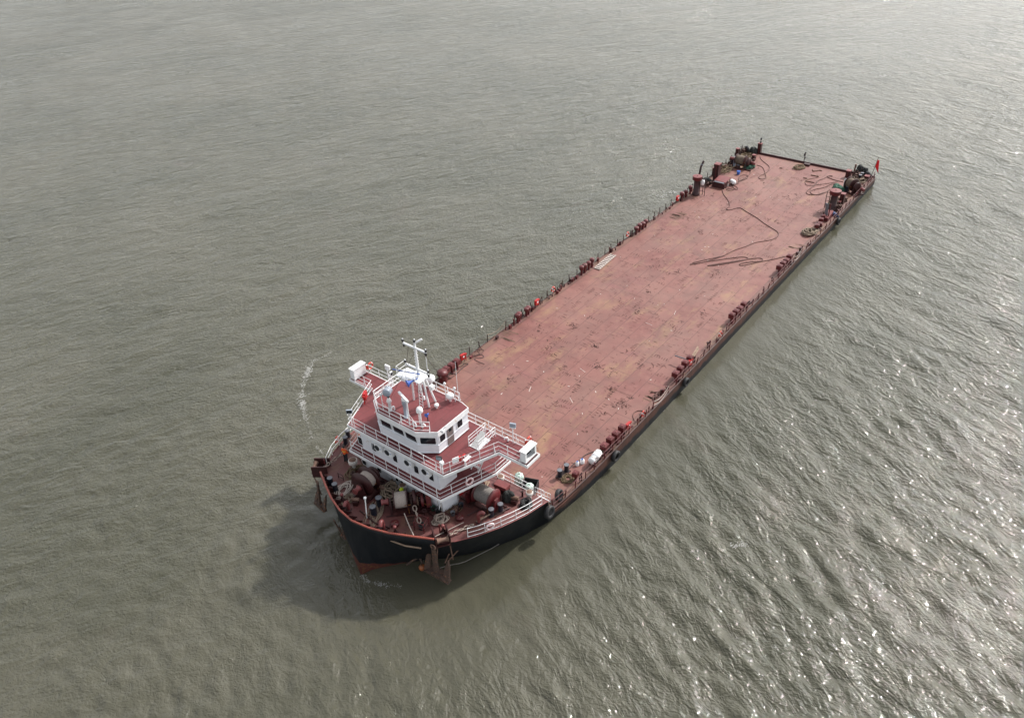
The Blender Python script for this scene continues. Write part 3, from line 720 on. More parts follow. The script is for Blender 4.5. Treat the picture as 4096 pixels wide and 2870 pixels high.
# mast ---------------------------------------------------------------
b = B(); legs = [(87.0,-.78),(87.0,.87),(86.2,.84),(86.2,-.62)]
for (x, y), (xt, yt) in zip(legs, [(87.1,-.6),(87.1,.65),(86.7,.5),(86.7,-.45)]): b.tube([(x,y,ZRF),(xt,yt,12.05)], .08, 8)
b.tube([(86.9,0,12.0),(86.9,0,15.3)], [.14,.08], 10)
b.box((87.0,0.0,12.1),(1.2,1.35,.08)); b.box((87.3,-.95,11.85),(.8,.7,.3)); b.box((87.2,-1.0,12.1),(1.3,1.2,.06))
mast = b.build('mast', M['white'], ship)
b = B(); b.tube([(86.98,-1.15,15.0-.1),(86.98,1.15,15.0-.1)], .095, 10); b.build('yard_arm', M['white'], mast)
b = B(); b.tube([(86.98,-1.2,12.9),(86.98,1.15,12.9)], .095, 10); b.build('yard_arm', M['white'], mast)
for (x,y,z) in ((86.98,-1.2,15.1),(86.98,1.2,15.05),(86.98,1.18,14.72),(86.98,-1.12,14.7),(86.98,-1.25,13.1),(86.98,1.2,13.1),(86.98,1.2,12.72),(86.9,0,15.45)):
    b = B(); b.lathe([(.07,0),(.09,.02),(.09,.16),(.11,.18),(.11,.21),(.0,.23)], (x,y,z-.1), 10); nl = b.build('navigation_light', M['black'], mast)
    b = B(); b.lathe([(.05,0),(.06,.06),(0,.10)], (x,y,z+.13), 8); b.build('light_cap', M['white'], nl)
b = B(); b.tube([(86.85,.1,15.35),(86.5,.45,15.6)], .08, 6); b.build('mast_head_bracket', M['white'], mast)
b = B()
for s_ in (-.18,.18): b.tube([(87.35+.0,.35+s_,ZRF),(87.2,.35+s_,12.0)], .026, 5)
for i in range(9): z = ZRF+.25+i*.28; b.tube([(87.34-.017*i,.17,z),(87.34-.017*i,.53,z)], .018, 5)
b.build('ladder', M['white'], mast)
b = B()
for q in ((-1.5,86.7),(-1.5,87.8),(-.4,87.9),(.6,87.8)): b.tube([(q[1],q[0],12.1),(q[1],q[0],13.0)], .024, 5)
for z in (12.55,13.0): b.tube([(86.7,-1.5,z),(87.8,-1.5,z),(87.9,-.4,z),(87.8,.6,z)], .022, 5)
b.build('platform_guard', M['white'], mast)
b = B(); b.tube([(87.0,.3,12.5),(87.7,-2.05,12.45)], .05, 6); b.build('blue_pole', M['blue'], mast)
b = B()
for p0, p1 in (((86.9,-.05,14.5),(88.9,-2.0,ZRF+.1)), ((86.9,-.7,14.8),(87.2,-1.1,12.2)), ((86.9,.7,14.8),(85.2,2.4,ZRF+.3))): b.tube([p0,p1], .014, 4)
b.build('stay_wire', M['darkpost'], mast)
b = B()
for k_ in range(7): b.tube([(86.9,-.12,12.9+k_*.27),(86.9,-.22,12.9+k_*.27)], .02, 4); b.tube([(86.9,.1,12.9+k_*.27),(86.9,.22,12.9+k_*.27)], .02, 4)
b.build('mast_step', M['white'], mast)
b = B(); b.tube([(86.6,.75,12.0),(86.6,.75,14.2)], .035, 6); b.build('whip_aerial', M['white'], mast)
b = B(); b.box((86.6,1.05,11.3),(.32,.32,.36)); b.build('equipment_box', M['white'], mast)

# ---- things on the wheelhouse roof
t = thing('fog_horn', (88.1,-.05,12.15), 'blue trumpet fog horn pointing forward from the white mast platform', 'horn')
b = B(); T_ = Tax((0,0,0),(1,-.35,-.12))
b.lathe([(.05,-.9),(.06,-.5),(.10,-.3),(.16,-.12),(.30,.02),(.31,.05)], (0,0,0), 16, T_); o = b.build('trumpet', M['blue'], t)
b = B(); b.lathe([(.0,.0),(.28,.045)], (0,0,0), 16, T_); b.build('mouth', M['blue_dark'], t)
b = B(); b.box((-.7,.15,0),(.3,.2,.25)); b.build('bracket', M['white'], t)
t = thing('radar_scanner', at(1625,1668,ZRF), 'white bar radar scanner on a grey pedestal near the front of the roof', 'radar')
b = B(); b.lathe([(.22,0),(.22,.08),(.15,.1),(.14,1.3),(.2,1.35),(.2,1.7)], (0,0,0), 14); b.build('pedestal', M['greypaint'], t)
b = B(); b.lathe([(.18,1.7),(.18,1.9),(.1,1.95)], (0,0,0), 12); b.build('motor_housing', M['white'], t)
rb0, rb1 = at(1608,1594,ZRF+2.02), at(1645,1635,ZRF+2.02); dd_ = rb1-rb0
b = B(); b.box((0,0,2.02),(dd_.length,.17,.16), math.atan2(dd_.y,dd_.x)); b.build('scanner_bar', M['white'], t)
t = thing('searchlight', at(1562,1642,ZRF), 'grey drum searchlight on a white post at the starboard front of the roof', 'searchlight')
b = B(); b.lathe([(.13,0),(.13,.9),(.22,.95),(.12,1.25),(.09,1.3),(.09,1.5)], (0,0,0), 12); b.build('post', M['white'], t)
b = B(); b.lathe([(.32,-.30),(.34,-.26),(.34,.26),(.30,.32),(.0,.34)], (0,0,0), 18, Tax((0,0,1.95),(1,.5,.1))); b.build('lamp_housing', M['greypaint'], t)
b = B(); b.lathe([(.10,0),(.10,.25)],(0,0,1.35),10); b.build('yoke', M['black'], t)
t = thing('satellite_dome', at(1685,1695,ZRF), 'white satellite dome on a post at the centre of the roof front', 'satellite dome')
b = B(); b.tube([(0,0,0),(0,0,1.1)], .07, 8); b.tube([(.15,0,.1),(.15,0,1.0)], .03, 6); b.build('post', M['white'], t)
b = B(); b.lathe([(.0,1.12),(.20,1.14),(.26,1.22),(.27,1.38),(.24,1.54),(.14,1.65),(0,1.68)], (0,0,0), 16); b.build('dome', M['white'], t)
DM = [(1747,1630,.26,.20,.16,'small white mushroom dome standing low on the roof beside the mast'),(1802,1603,.5,.32,.3,'large white dome at the aft port corner of the wheelhouse roof'),(1727,1545,.55,.36,.6,'fat white drum dome at the aft rail just behind the mast')]
for px, py, h_, r2, st, lb in DM:
    t = thing('antenna_dome', at(px,py,ZRF), lb, 'antenna dome')
    b = B(); b.tube([(0,0,0),(0,0,st)], .08, 8); b.build('post', M['white'], t)
    b = B(); b.lathe([(r2*.5,st),(r2*.9,st+.04),(r2,st+h_*.3),(r2*.92,st+h_*.7),(r2*.5,st+h_*.97),(0,st+h_)], (0,0,0), 16); b.build('dome', M['white'], t)
for px, py, h_, lb in ((1785,1600,1.6,'tall thin white pole light at the aft roof rail, nearer the mast'),(1822,1605,1.25,'thin white pole light at the aft roof rail, beside the large dome'),(1640,1700,2.3,'white braced signal pole on the front rail of the roof'),(1534,1640,1.5,'white pole light at the starboard front corner of the roof')):
    t = thing('pole_light', at(px,py,ZRF), lb, 'pole light')
    b = B(); b.tube([(0,0,0),(0,0,h_)], .035 if h_ < 2 else .06, 6); b.tube([(-.4,.25,0),(0,0,h_*.5)], .018, 5); b.tube([(-.3,-.25,0),(0,0,h_*.5)], .018, 5); b.build('pole', M['white'], t)
    b = B(); b.lathe([(.05,h_),(.12,h_+.03),(.10,h_+.16),(.04,h_+.2),(0,h_+.22)], (0,0,0), 10); b.build('lamp', M['white'], t)
t = thing('whip_antenna', at(1835,1600,ZRF), 'very thin tall white whip antenna at the aft port corner of the roof', 'antenna')
b = B(); b.tube([(0,0,0),(0,0,3.8)], .018, 5); b.build('whip', M['white'], t); b = B(); b.tube([(0,0,0),(0,0,.3)], .05, 6); b.build('base', M['white'], t)
t = thing('loudhailer', at(1712,1683,ZRF), 'small blue loudhailer on a dark stem on the roof', 'loudhailer')
b = B(); b.tube([(0,0,0),(0,0,.5)], .05, 6); b.build('stem', M['navy'], t)
b = B(); b.lathe([(.05,-.2),(.09,0),(.17,.15)], (0,0,0), 12, Tax((0,0,.65),(1,.2,.2))); b.build('horn', M['blue'], t)
VN = [(1578,1640,ZRF,'small curled white vent pipe beside the searchlight post'),(1697,1600,ZRF,'small curled white vent pipe between the mast legs'),(1665,1708,ZRF,'small curled white vent pipe near the front rail of the roof'),(1690,1712,ZRF,'small curled white vent pipe just behind the port window corner'),(2032,1765,ZD,'curled white vent pipe by the aft rail of the port wing')]
t0 = None
for px, py, z, lb in VN:
    if t0 is None:
        t0 = thing('vent_pipe', at(px,py,z), lb, 'vent pipe', 'curled white vent pipes')
        b = B(); b.tube([(0,0,0),(0,0,.32),(.04,0,.42),(.14,0,.47),(.24,0,.42),(.28,0,.3)], .065, 7); b.build('pipe', M['white'], t0)
        b = B(); b.lathe([(.10,0),(.10,.04),(.07,.05)], (0,0,0), 10); b.build('flange', M['maroon'], t0)
    else: dup(t0, at(px,py,z), rr.uniform(0,6), lb)

# flood lights on rails
def flood(loc, rz, lb, mat, h_=1.7, w_=.5, post='white', grid=False):
    t = thing('flood_light', loc, lb, 'flood light', rz=rz)
    b = B(); b.tube([(0,0,0),(0,0,h_)], .045, 7); b.box((0,0,h_),(.08,.5,.05)); b.build('pole', M[post], t)
    b = B(); b.box((.08,0,h_+.22),(.14,w_,.36)); hd = b.build('lamp_head', mat, t)
    b = B(); b.box((.155,0,h_+.22),(.015,w_*.85,.28)); b.build('lamp_glass', M['glass'] if not grid else M['greypaint'], t)
flood((84.55,7.35,ZD), R(200), 'dark square flood light on a white pole above the port wing rail', M['greypaint'], 1.55)
flood((90.3,4.75,ZD), R(20), 'black-grilled flood light low on the port front corner of the bridge rail', M['black'], 1.15, .45, grid=True)
flood((84.7,-6.2,ZD), R(180), 'white-backed flood light on the rail of the starboard wing', M['white'], 1.7, .55)
flood((90.35,-5.0,ZD), R(40), 'grey flood light on the starboard front corner of the bridge rail', M['greypaint'], 1.2)
flood((86.5,-3.75,ZD), R(90), 'small white lamp on a thin pole above the starboard stairs', M['white'], 3.2, .25)
t = thing('rail_lamp', (90.45,5.1,ZD), 'white lamp box standing on the port front corner post of the bridge rail', 'lamp')
b = B(); b.box((0,0,1.12),(.26,.26,.22)); b.build('lamp_box', M['white'], t); b = B(); b.tube([(0,0,0),(0,0,1.0)], .06, 6); b.build('stand', M['white'], t)
t = thing('notice_frame', (89.4,5.55,ZD), 'white frame with red box hung on the port bridge rail', 'frame', rz=R(-22))
b = B(); b.box((0,0,.85),(.55,.05,.5)); b.build('panel', M['white'], t); b = B(); b.box((-.35,-.12,.7),(.28,.2,.45)); b.build('red_box', M['red'], t)
t = thing('fire_monitor', (88.5,5.6,ZD), 'red valve stand with white table by the port bridge rail', 'fire valve')
b = B(); b.tube([(0,0,0),(0,0,.7)], .06, 8); b.box((0,0,.7),(.3,.12,.12)); b.build('valve', M['red'], t)
b = B(); b.box((.05,.35,.6),(.7,.3,.04)); [b.tube([(.05+sx_,.35,0),(.05+sx_,.35,.6)], .025, 5) for sx_ in (-.3,.3)]; b.build('table', M['white'], t)
t = thing('wall_lamp', at(1772,1728,ZRF), 'small white lamp and camera bracket on the port roof corner', 'lamp')
b = B(); b.box((0,0,.12),(.25,.3,.24)); b.build('lamp_box', M['white'], t); b = B(); b.tube([(0,0,.2),(-.2,.15,.55)], .04, 6); b.build('arm', M['white'], t)

# air conditioners
AC = [(1517,1789,'air conditioner under the bridge deck nearest the starboard side'),(1557,1808,'air conditioner beside the one nearest the starboard side'),(1636,1849,'air conditioner in the middle of the white front wall'),(1706,1885,'air conditioner nearest the port side of the front wall')]
t0 = None
for px, py, lb in AC:
    q = pxwin(None, px, py, 90.45, 0, 0); q.z -= .3
    if t0 is None:
        t0 = thing('air_conditioner', q, 'white '+lb, 'air conditioner', 'air conditioners on the white front wall')
        b = B(); b.box((0,0,.31),(.32,.82,.6)); b.build('casing', M['white'], t0)
        b = B(); b.lathe([(.27,0),(.27,.02),(.0,.025)], (0,0,0), 18, Tax((.16,-.11,.32),(1,0,0))); fn = b.build('fan_grille', M['black'], t0)
        b = B(); [b.lathe([(r0,0),(r0+.012,.012),(r0+.024,0)], (0,0,0), 18, Tax((.184,-.11,.32),(1,0,0))) for r0 in (.05,.20)]; b.build('grille_ring', M['steelgrey'], fn)
        b = B(); b.box((.163,.28,.36),(.01,.10,.10)); b.build('badge', M['blue'], t0)
        b = B(); [b.box((-.06,sy,-.02),(.4,.05,.05)) for sy in (-.28,.28)]; b.tube([(-.1,.42,.1),(-.05,.5,.2),(-.2,.5,.35)], .03, 5); b.build('bracket', M['white_dirty'], t0)
    else: dup(t0, q, 0, 'white '+lb)

# lifebuoys
def lifebuoy(loc, rz, lb, mat, tilt=90, light=False):
    t = thing('lifebuoy', loc, lb, 'lifebuoy', 'lifebuoys on the rails', rz=rz)
    b = B(); T_ = Matrix.Rotation(R(tilt), 4, 'X')
    b.tube([(.30*math.cos(a),.30*math.sin(a),0) for a in np.linspace(0,2*PI,20,endpoint=False)], .075, 8, True, T_); b.build('ring', mat, t)
    b = B()
    for a0 in (45,135,225,315):
        b.tube([(.30*math.cos(R(a0+k)),.30*math.sin(R(a0+k)),0) for k in (-9,0,9)], .08, 8, False, T_)
    b.build('white_band', M['white'], t)
    if light:
        b = B(); b.lathe([(.07,0),(.07,.3),(.09,.32),(.05,.42),(0,.44)], (.42,0,-.1), 8); b.build('float_light', M['orange_red'], t)
        b = B(); b.lathe([(.075,0),(.0,.12)], (.42,0,.33), 8); b.build('light_cap', M['white'], t)
    return t
lifebuoy((88.6,6.05,ZB+.62), R(-18), 'faded pink and white lifebuoy on the boat deck rail, port side', M['pale_ring'])
lifebuoy((89.6,8.75,fz(89.6)+.6), R(-25), 'faded pink lifebuoy on the white port rail of the forecastle', M['pale_ring'])
lifebuoy((89.4,-8.85,fz(89.4)+.6), R(25), 'red lifebuoy on the starboard forecastle rail near the sailor', M['orange_red'])
lifebuoy((84.3,8.7,ZD+.75), R(2), 'red lifebuoy with float light on the aft rail of the port wing', M['orange_red'], light=True)
lifebuoy((84.3,-8.9,ZD+.75), R(2), 'red lifebuoy with float light on the aft rail of the starboard wing', M['orange_red'], light=True)
for px, py, s_, lb in ((2613,1672,1,'red lifebuoy on the port deck rail nearest the bow'),(2886,1338,1,'red lifebuoy on the port deck rail amidships'),(2215,1158,-1,'red lifebuoy on the starboard rail between the red box and the plank'),(2520,940,-1,'red lifebuoy on the starboard rail towards the stern')):
    q = at(px,py,.6); lifebuoy((q.x, s_*(HB-.14), .62), rr.gauss(0,.1), lb, M['orange_red'])

# red hose boxes
t0 = None
def hosebox(loc, rz, lb):
    global t0
    if t0 is None:
        t0 = thing('fire_hose_box', loc, lb, 'fire hose box', 'red fire hose boxes', rz=rz)
        b = B(); b.box((0,0,.35),(.25,.6,.62)); b.build('cabinet', M['red'], t0)
        b = B(); b.box((.13,.05,.38),(.015,.2,.2)); b.build('label_plate', M['white'], t0)
        b = B(); b.tube([(0,.42,-.3),(0,.42,.6)], .05, 6); b.box((0,.42,.5),(.2,.2,.14)); b.build('hydrant_pipe', M['red'], t0)
        for y_ in (-.2,.2): b = B(); b.tube([(0,y_,-.35),(0,y_,.05)], .03, 5); b.build('leg', M['maroon'], t0)
    else: dup(t0, loc, rz, lb)
hosebox((88.0,4.75,ZB+.85), R(75), 'red fire hose box on the upper white wall by the port walkway')
hosebox((88.0,4.55,fz(88)+.7), R(75), 'red fire hose box on the lowest white wall by the port winch')
hosebox((87.6,-6.15,ZD+.42), R(-60), 'red fire hose box on the bridge deck at the starboard rail')
for px, py, s_, lb in ((2697,798,-1,'red fire hose box at the starboard rail nearest the stern'),(2138,1215,-1,'red fire hose box with white plate at the starboard rail amidships'),(1840,1432,-1,'red fire hose box at the starboard rail nearest the wheelhouse'),(2760,1460,1,'red fire hose box at the port rail beside the four vents amidships'),(2508,1712,1,'red fire hose box at the port rail near the bow vents')):
    q = at(px,py,.4); hosebox((q.x, s_*(HB-.35), .4), R(90)+rr.gauss(0,.1), lb)

# ------------------------------------------------------------------ side vents of the cargo deck
vent_names = ['foremost','second from forward','third from forward','sternmost']
def tankvent(big):
    t = thing('tank_vent', (0,0,-50), 'x', 'tank vent', 'tank air vents along the side rails')
    b = B(); b.tube([(0,0,0),(0,0,.62)], .13 if big else .15, 10); b.lathe([(.26,0),(.26,.04),(.16,.05)], (0,0,0), 10); b.build('pipe', M['maroon'], t)
    b = B()
    if big: b.box((0,0,.86),(.62,.62,.5)); b.box((0,0,1.125),(.4,.4,.04))
    else: b.lathe([(.15,.55),(.30,.75),(.32,.8),(.32,1.08),(.24,1.12),(0,1.13)], (0,0,0), 10)
    b.build('head', M['maroon'] , t)
    b = B(); b.box((0,0,1.16 if big else 1.14),(.16,.16,.03)); b.build('cap', M['maroon_pink'], t)
    return t
pv = tankvent(True); sv = tankvent(False); used = {1:False, 2:False}
clusters = [(1, [(2420,1779),(2435,1757),(2459,1737),(2475,1723)], 'of four on the port rail near the white canister'),
 (1, [(2708,1488),(2719,1473),(2736,1456),(2745,1446)], 'of four on the port rail beside a hanging tyre'),
 (1, [(2936,1259),(2944,1245),(2961,1229),(2969,1222)], 'of four on the port rail amidships'),
 (1, [(3121,1063),(3131,1052),(3140,1040),(3152,1031)], 'of four on the port rail sternwards'),
 (2, [(2066,1254),(2080,1253),(2102,1229),(2114,1225)], 'of four on the starboard rail near the wheelhouse'),
 (2, [(2328,1068),(2339,1058),(2354,1046),(2366,1036)], 'of four on the starboard rail beside the gangway'),
 (2, [(2547,906),(2558,896),(2571,886),(2581,877)], 'of four on the starboard rail sternwards'),
 (2, [(2734,773),(2746,760),(2759,746)], 'of three before the starboard mushroom ventilator')]
for kd, pl, ds in clusters:
    src = pv if kd == 1 else sv; x0 = at(*pl[0], 1.1).x
    for i, (px, py) in enumerate(pl):
        lb = 'tank vent, '+vent_names[min(i, 3) if len(pl) > 3 else (i if i < 2 else 3)]+' '+ds
        loc = (x0-(i*1.02+rr.uniform(-.06,.06)) if kd == 1 else at(px,py,1.1).x, 9.82 if kd == 1 else -9.92, 0); z_ = rr.uniform(.92,1.12)
        if not used[kd]: src.location = loc; src['label'] = lb; used[kd] = True
        else: dup(src, loc, rr.gauss(0,.05), lb, (rr.uniform(.9,1.05),)*2+(z_,))
q = at(2303,1889,.9); dup(pv, (q.x, 9.6, 0), .1, 'single square maroon tank vent between the port bollards and the white canister', (.8,.8,.85))
# dark cowl patches of pipes along rails
def kevel(loc, rz, lb):
    t = thing('rail_pipe_stand', loc, lb, 'pipe stand', 'small maroon pipe stands along the rails', rz=rz)
    b = B(); b.tube([(0,0,0),(0,0,.9)], .06, 6); b.tube([(.35,0,0),(.35,0,.75),(.0,0,.9)], .045, 6); b.box((.15,0,.45),(.4,.05,.06)); b.build('pipe', M['maroon_dark'], t); return t
k0 = None
for px, py, s_, lb in ((2158,1200,-1,'maroon pipe stand beside the red box on the starboard rail'),(2530,935,-1,'maroon pipe stand beside the stern-side lifebuoy, starboard'),(2720,785,-1,'maroon pipe stand beside the starboard red box nearest the stern'),(2770,1440,1,'maroon pipe stand on the port rail just aft of the vents by the tyre'),(2845,1385,1,'maroon pipe stand on the port rail forward of the midship lifebuoy'),(2995,1225,1,'maroon pipe stand on the port rail just aft of the midship vents'),(3180,1025,1,'maroon pipe stand on the port rail just aft of the sternward vents'),(2315,1905,1,'maroon pipe stand on the port rail beside the single vent'),(2213,1135,-1,'maroon pipe stand under the starboard lifebuoy amidships'),(2400,1860,1,'maroon pipe stand on the port rail behind the white canister')):
    q = at(px,py,.3); loc = (q.x, s_*(HB-.3), 0)
    if k0 is None: k0 = kevel(loc, 0, lb)
    else: dup(k0, loc, rr.choice([0,PI]), lb)

# ------------------------------------------------------------------ bollards
def make_bollard_pair():
    t = thing('bollard_pair', (0,0,-50), 'x', 'bollards', 'twin mooring bollards')
    b = B(); b.box((0,0,.06),(1.5,.5,.12)); b.build('base_plate', M['darkpost'], t)
    for s_ in (-.45,.45):
        b = B(); b.lathe([(.21,.1),(.2,.75),(.24,.78),(.24,.86)], (s_,0,0), 14); o = b.build('post', M['navy'], t)
        b = B(); b.lathe([(.235,.862),(.0,.875)], (s_,0,0), 14); b.build('top', M['steelgrey'], o)
    return t
bp = make_bollard_pair(); BL = [
 ((2241,1906),(2264,1888),0,'pair of dark bollards at the port deck edge aft of the forecastle ladder'),
 ((1962,2065),(2008,2045),1,'pair of dark bollards behind the port forecastle rail'),
 ((1525,2020),(1492,2065),1,'pair of navy bollards with grey tops in the middle of the foredeck'),
 ((1345,1965),(1325,1940),1,'pair of black bollards at the starboard bulwark'),
 ((1395,1752),(1385,1775),1,'pair of dark bollards at the starboard forecastle edge under the bridge'),
 ((2913,668),(2955,635),0,'pair of dark bollards by the green net at the starboard stern'),
 ((3379,775),(3400,752),0,'pair of bollards by the green net at the port stern'),
 ((3446,712),(3437,722),0,'pair of bollards with pale tops at the port stern corner')]
for i, (a, c2, fc, lb) in enumerate(BL):
    p0 = atf(*a) if fc else at(*a,0); p1 = atf(*c2) if fc else at(*c2,0); mdp = (p0+p1)/2; rz = math.atan2(p1.y-p0.y, p1.x-p0.x); mdp.z = (fz(mdp.x)+.02) if fc else .01
    if i == 0: bp.location = mdp; bp.rotation_euler.z = rz; bp['label'] = lb
    else: dup(bp, mdp, rz, lb, (1.15,1.15,1.15) if i == 2 else None)

# ------------------------------------------------------------------ rope coils
def coil(loc, rx, ry, turns, r, mat, lb, messy=.15, h_=.25, rz=0, name='rope_coil', cat='rope coil', seed=0, seg=5):
    q = random.Random(seed); b = B(); pts = []
    n_ = int(turns*11); ph = q.random()*6
    for i in range(n_):
        a = i/11*2*PI+ph; t = i/n_; k = .45+.55*abs(math.sin(i*.37+ph))*(1-messy)+messy*q.random()
        ox = messy*rx*math.sin(i*.11+ph); oy = messy*ry*math.cos(i*.17+ph)
        pts.append((ox+rx*k*math.cos(a), oy+ry*k*math.sin(a), r+h_*t*q.uniform(.6,1)))
    b.tube(smooth(pts, 1), r, seg)
    o = b.build(name, mat, None, loc, rz); return tag(o, lb, cat)
F0 = lambda x, y: tuple(atf(x, y))
coil(F0(1375,1962), .95,.55, 7, .055, M['rope_white'], 'pale rope coiled on the starboard foredeck beside the winch', .25, .2, R(20), seed=1)
coil(F0(1425,1892), .85,.6, 9, .055, M['rope_brown'], 'brown rope coil heaped below the white vent, starboard side', .3, .3, R(10), seed=2)
coil(F0(1568,1985), .85,.65, 13, .065, M['rope'], 'large tan heap of mooring rope between the two foredeck winches', .4, .9, R(60), seed=3)
coil(F0(1590,1950), .75,.6, 10, .06, M['rope'], 'grey-tan heap of rope against the white house wall', .4, .6, R(20), seed=4)
coil(F0(1500,2055), 1.4,.45, 6, .055, M['rope'], 'long loops of tan rope around the navy bollards', .35, .12, R(35), seed=5)
coil(F0(1390,2000), .6,.4, 4, .05, M['rope'], 'small dark rope coil at the starboard bulwark', .3, .15, R(35), seed=6)
coil(F0(1760,2085), .55,.42, 9, .05, M['chain'], 'pale heap of chain and rope near the port anchor', .4, .35, 0, name='chain_heap', cat='chain heap', seed=7)
coil(tuple(at(2272,1916,0)), .55,.45, 8, .035, M['rope_brown'], 'brown rope coil beside the port bollards', .3, .15, 0, seed=8)
coil(tuple(at(3238,932,0)), 1.0,.75, 16, .06, M['rope'], 'big grey rope heap at the port rail near the stern vents', .35, .45, 0, seed=9)
coil(tuple(at(3196,672,0)), .9,.7, 8, .05, M['rope_brown'], 'dark rope coil at the foot of the stern mast', .3, .2, 0, seed=10)
coil(tuple(at(2890,680,0)), 1.5,1.0, 12, .05, M['rope_brown'], 'tangled rope between the starboard stern bollards and the hatch', .5, .5, 0, seed=11)
coil(tuple(at(3430,725,0)), 1.1,.8, 13, .06, M['rope'], 'tan rope mess between the port stern winch and corner bollards', .5, .6, 0, seed=12)
coil(tuple(at(3340,815,0)), 1.2,.7, 9, .04, M['rope_brown'], 'tangled rope beside the port stern funnel', .5, .35, 0, seed=13)
coil(tuple(at(2630,1585,0)), .8,.35, 4, .04, M['hose'], 'dark hose loop lying by the port rail gap', .25, .08, R(10), name='hose_coil', cat='hose', seed=14)
coil(tuple(atf(2105,2022)), .5,.4, 10, .05, M['black'], 'black hose coil beside the port forecastle rail', .25, .5, 0, name='hose_coil', cat='hose', seed=15)
coil(tuple(at(1905,1415,0)), .8,.5, 3, .03, M['hose'], 'thin dark cable loops near the starboard red box', .3, .05, 0, name='cable_coil', cat='cable', seed=16)
coil(tuple(at(2985,632,0)), 1.3,.8, 9, .06, M['rope_brown'], 'brown rope lying behind the starboard stern winch', .5, .4, 0, seed=17)
coil(F0(1815,2040), .5,.35, 5, .03, M['rope_brown'], 'small brown line heap by the port house corner', .5, .2, 0, seed=18)

def deckrope(px, lb, r=.043, mat='hose', z=.05, offs=None, cat='rope'):
    ox, oy, s_ = offs; pts = [at(ox+x*s_, oy+y*s_, 0)+Vector((0,0,z)) for x, y in px]
    return rope_run('deck_rope', pts, r, M[mat], lb, cat, 'ropes lying on the cargo deck', 6, 2)
deckrope([(2881,743),(2889,746),(2889,766),(2898,785),(2911,798),(2920,822),(2914,831),(2904,835),(2909,841),(2929,839),(2959,829),(2984,847),(3026,870),(3057,895),(3090,915),(3113,929),(3115,944),(3096,957),(3068,964),(3026,969),(3003,978),(2975,990),(2939,1000),(2900,1022),(2868,1030),(2818,1041),(2770,1052)],
 'long brown rope winding forward from the starboard stern hatch over the deck', offs=(0,0,1))
deckrope([(0,795),(-350,910),(-560,930),(-300,890),(200,815),(300,820),(340,840),(300,860),(-100,935),(-250,945)], 'brown rope doubled back in flat loops across the middle deck', offs=(2900,800,.2797))
deckrope([(-250,940),(200,870),(480,825),(550,850),(520,880),(350,890),(210,910),(200,935),(260,940),(500,885),(700,850),(900,800),(1090,750)], 'brown rope running from flat loops out to the port rail', offs=(2900,800,.2797))
deckrope([(870,900),(930,880),(1100,870),(1190,840),(1160,760),(1200,700),(1300,690),(1350,710),(1330,760),(1200,800),(1100,850),(1060,920),(1120,965),(1165,945),(1100,880),(930,900),(920,930),(1000,950),(1080,920),(1040,890),(920,960),(1000,978),(1090,960)], 'tangled brown rope loops beside the starboard stern hatch', offs=(2700,550,.2178), r=.04)
deckrope([(1560,345),(1570,400),(1640,460),(1720,520),(1740,570),(1700,640),(1640,670),(1540,720),(1530,750),(1600,775),(1680,750),(1660,690),(1640,600),(1600,540),(1500,510)], 'brown rope loops aft of the starboard stern winch', offs=(2700,550,.2178), r=.04)
deckrope([(1370,600),(1390,650),(1350,710),(1250,770),(1180,800)], 'short brown rope leading from the green net bundle', offs=(2700,550,.2178), r=.04)
deckrope([(1120,620),(1000,640),(900,700),(700,730),(640,780),(680,820),(800,830),(900,800),(1000,740)], 'brown rope loop in front of the port stern winch', offs=(3100,600,.2175), r=.05)
deckrope([(1250,590),(1100,560),(950,500),(960,480),(1080,490),(1000,470),(880,540),(770,570),(760,640),(600,740),(565,790),(620,830),(760,830),(950,770)], 'wide brown rope bight reaching inboard from the port stern winch', offs=(3100,600,.2175), r=.05)
deckrope([(1150,590),(900,630),(700,655),(580,660),(550,610),(560,570),(640,530),(780,515)], 'thin brown rope lying beside the bent scrap bars at the stern', offs=(3100,600,.2175), r=.035)
deckrope([(850,700),(660,730),(560,760),(480,800),(420,870),(340,910),(310,950),(280,975)], 'dark cable along the port rail abreast of the white canister', offs=(2200,1600,.2797), r=.035, mat='black', cat='cable')
deckrope([(1210,300),(1180,230),(1200,180),(1260,150),(1330,155),(1350,190)], 'dark hose bight beside the port lifebuoy nearest the bow', offs=(2200,1600,.2797), r=.035, cat='hose')
deckrope([(0,1330),(130,1310),(180,1290),(240,1270),(150,1370),(60,1400)], 'dark hose ends at the port rail gap', offs=(2600,1200,.2797), r=.04, cat='hose')
deckrope([(300,1325),(420,1270),(560,1130),(640,1090),(540,1085),(560,1110),(430,1160),(370,1210),(380,1245),(440,1230)], 'thin dark cable running along the starboard side by the red box', offs=(1700,1150,.2797), r=.03, mat='black', cat='cable')
deckrope([(740,960),(790,950),(850,985),(830,1010),(720,1010),(700,1030),(780,1070),(850,1095)], 'thin dark cable loop inboard of the starboard side', offs=(1700,1150,.2797), r=.025, mat='black', cat='cable')
# scrap bars at the stern
def scrap(pts, lb, seed=0):
    b = B(); b.tube([at(3100+x*.2175,600+y*.2175,0)+Vector((0,0,.07)) for x, y in pts], .07, 5); return tag(b.build('scrap_bar', M['rust']), lb, 'scrap metal', 'bent scrap bars at the stern')
scrap([(690,365),(700,395),(770,390),(820,375),(860,390)], 'bent rusty bar nearest the stern edge')
scrap([(660,465),(740,480),(800,500),(780,470)], 'bent rusty bar in the middle of the scrap at the stern')
scrap([(520,515),(600,530),(560,575),(640,590),(725,605)], 'long bent rusty bar nearest the middle of the deck')
scrap([(80,335),(135,340)], 'short rusty bar lying apart on the stern deck')

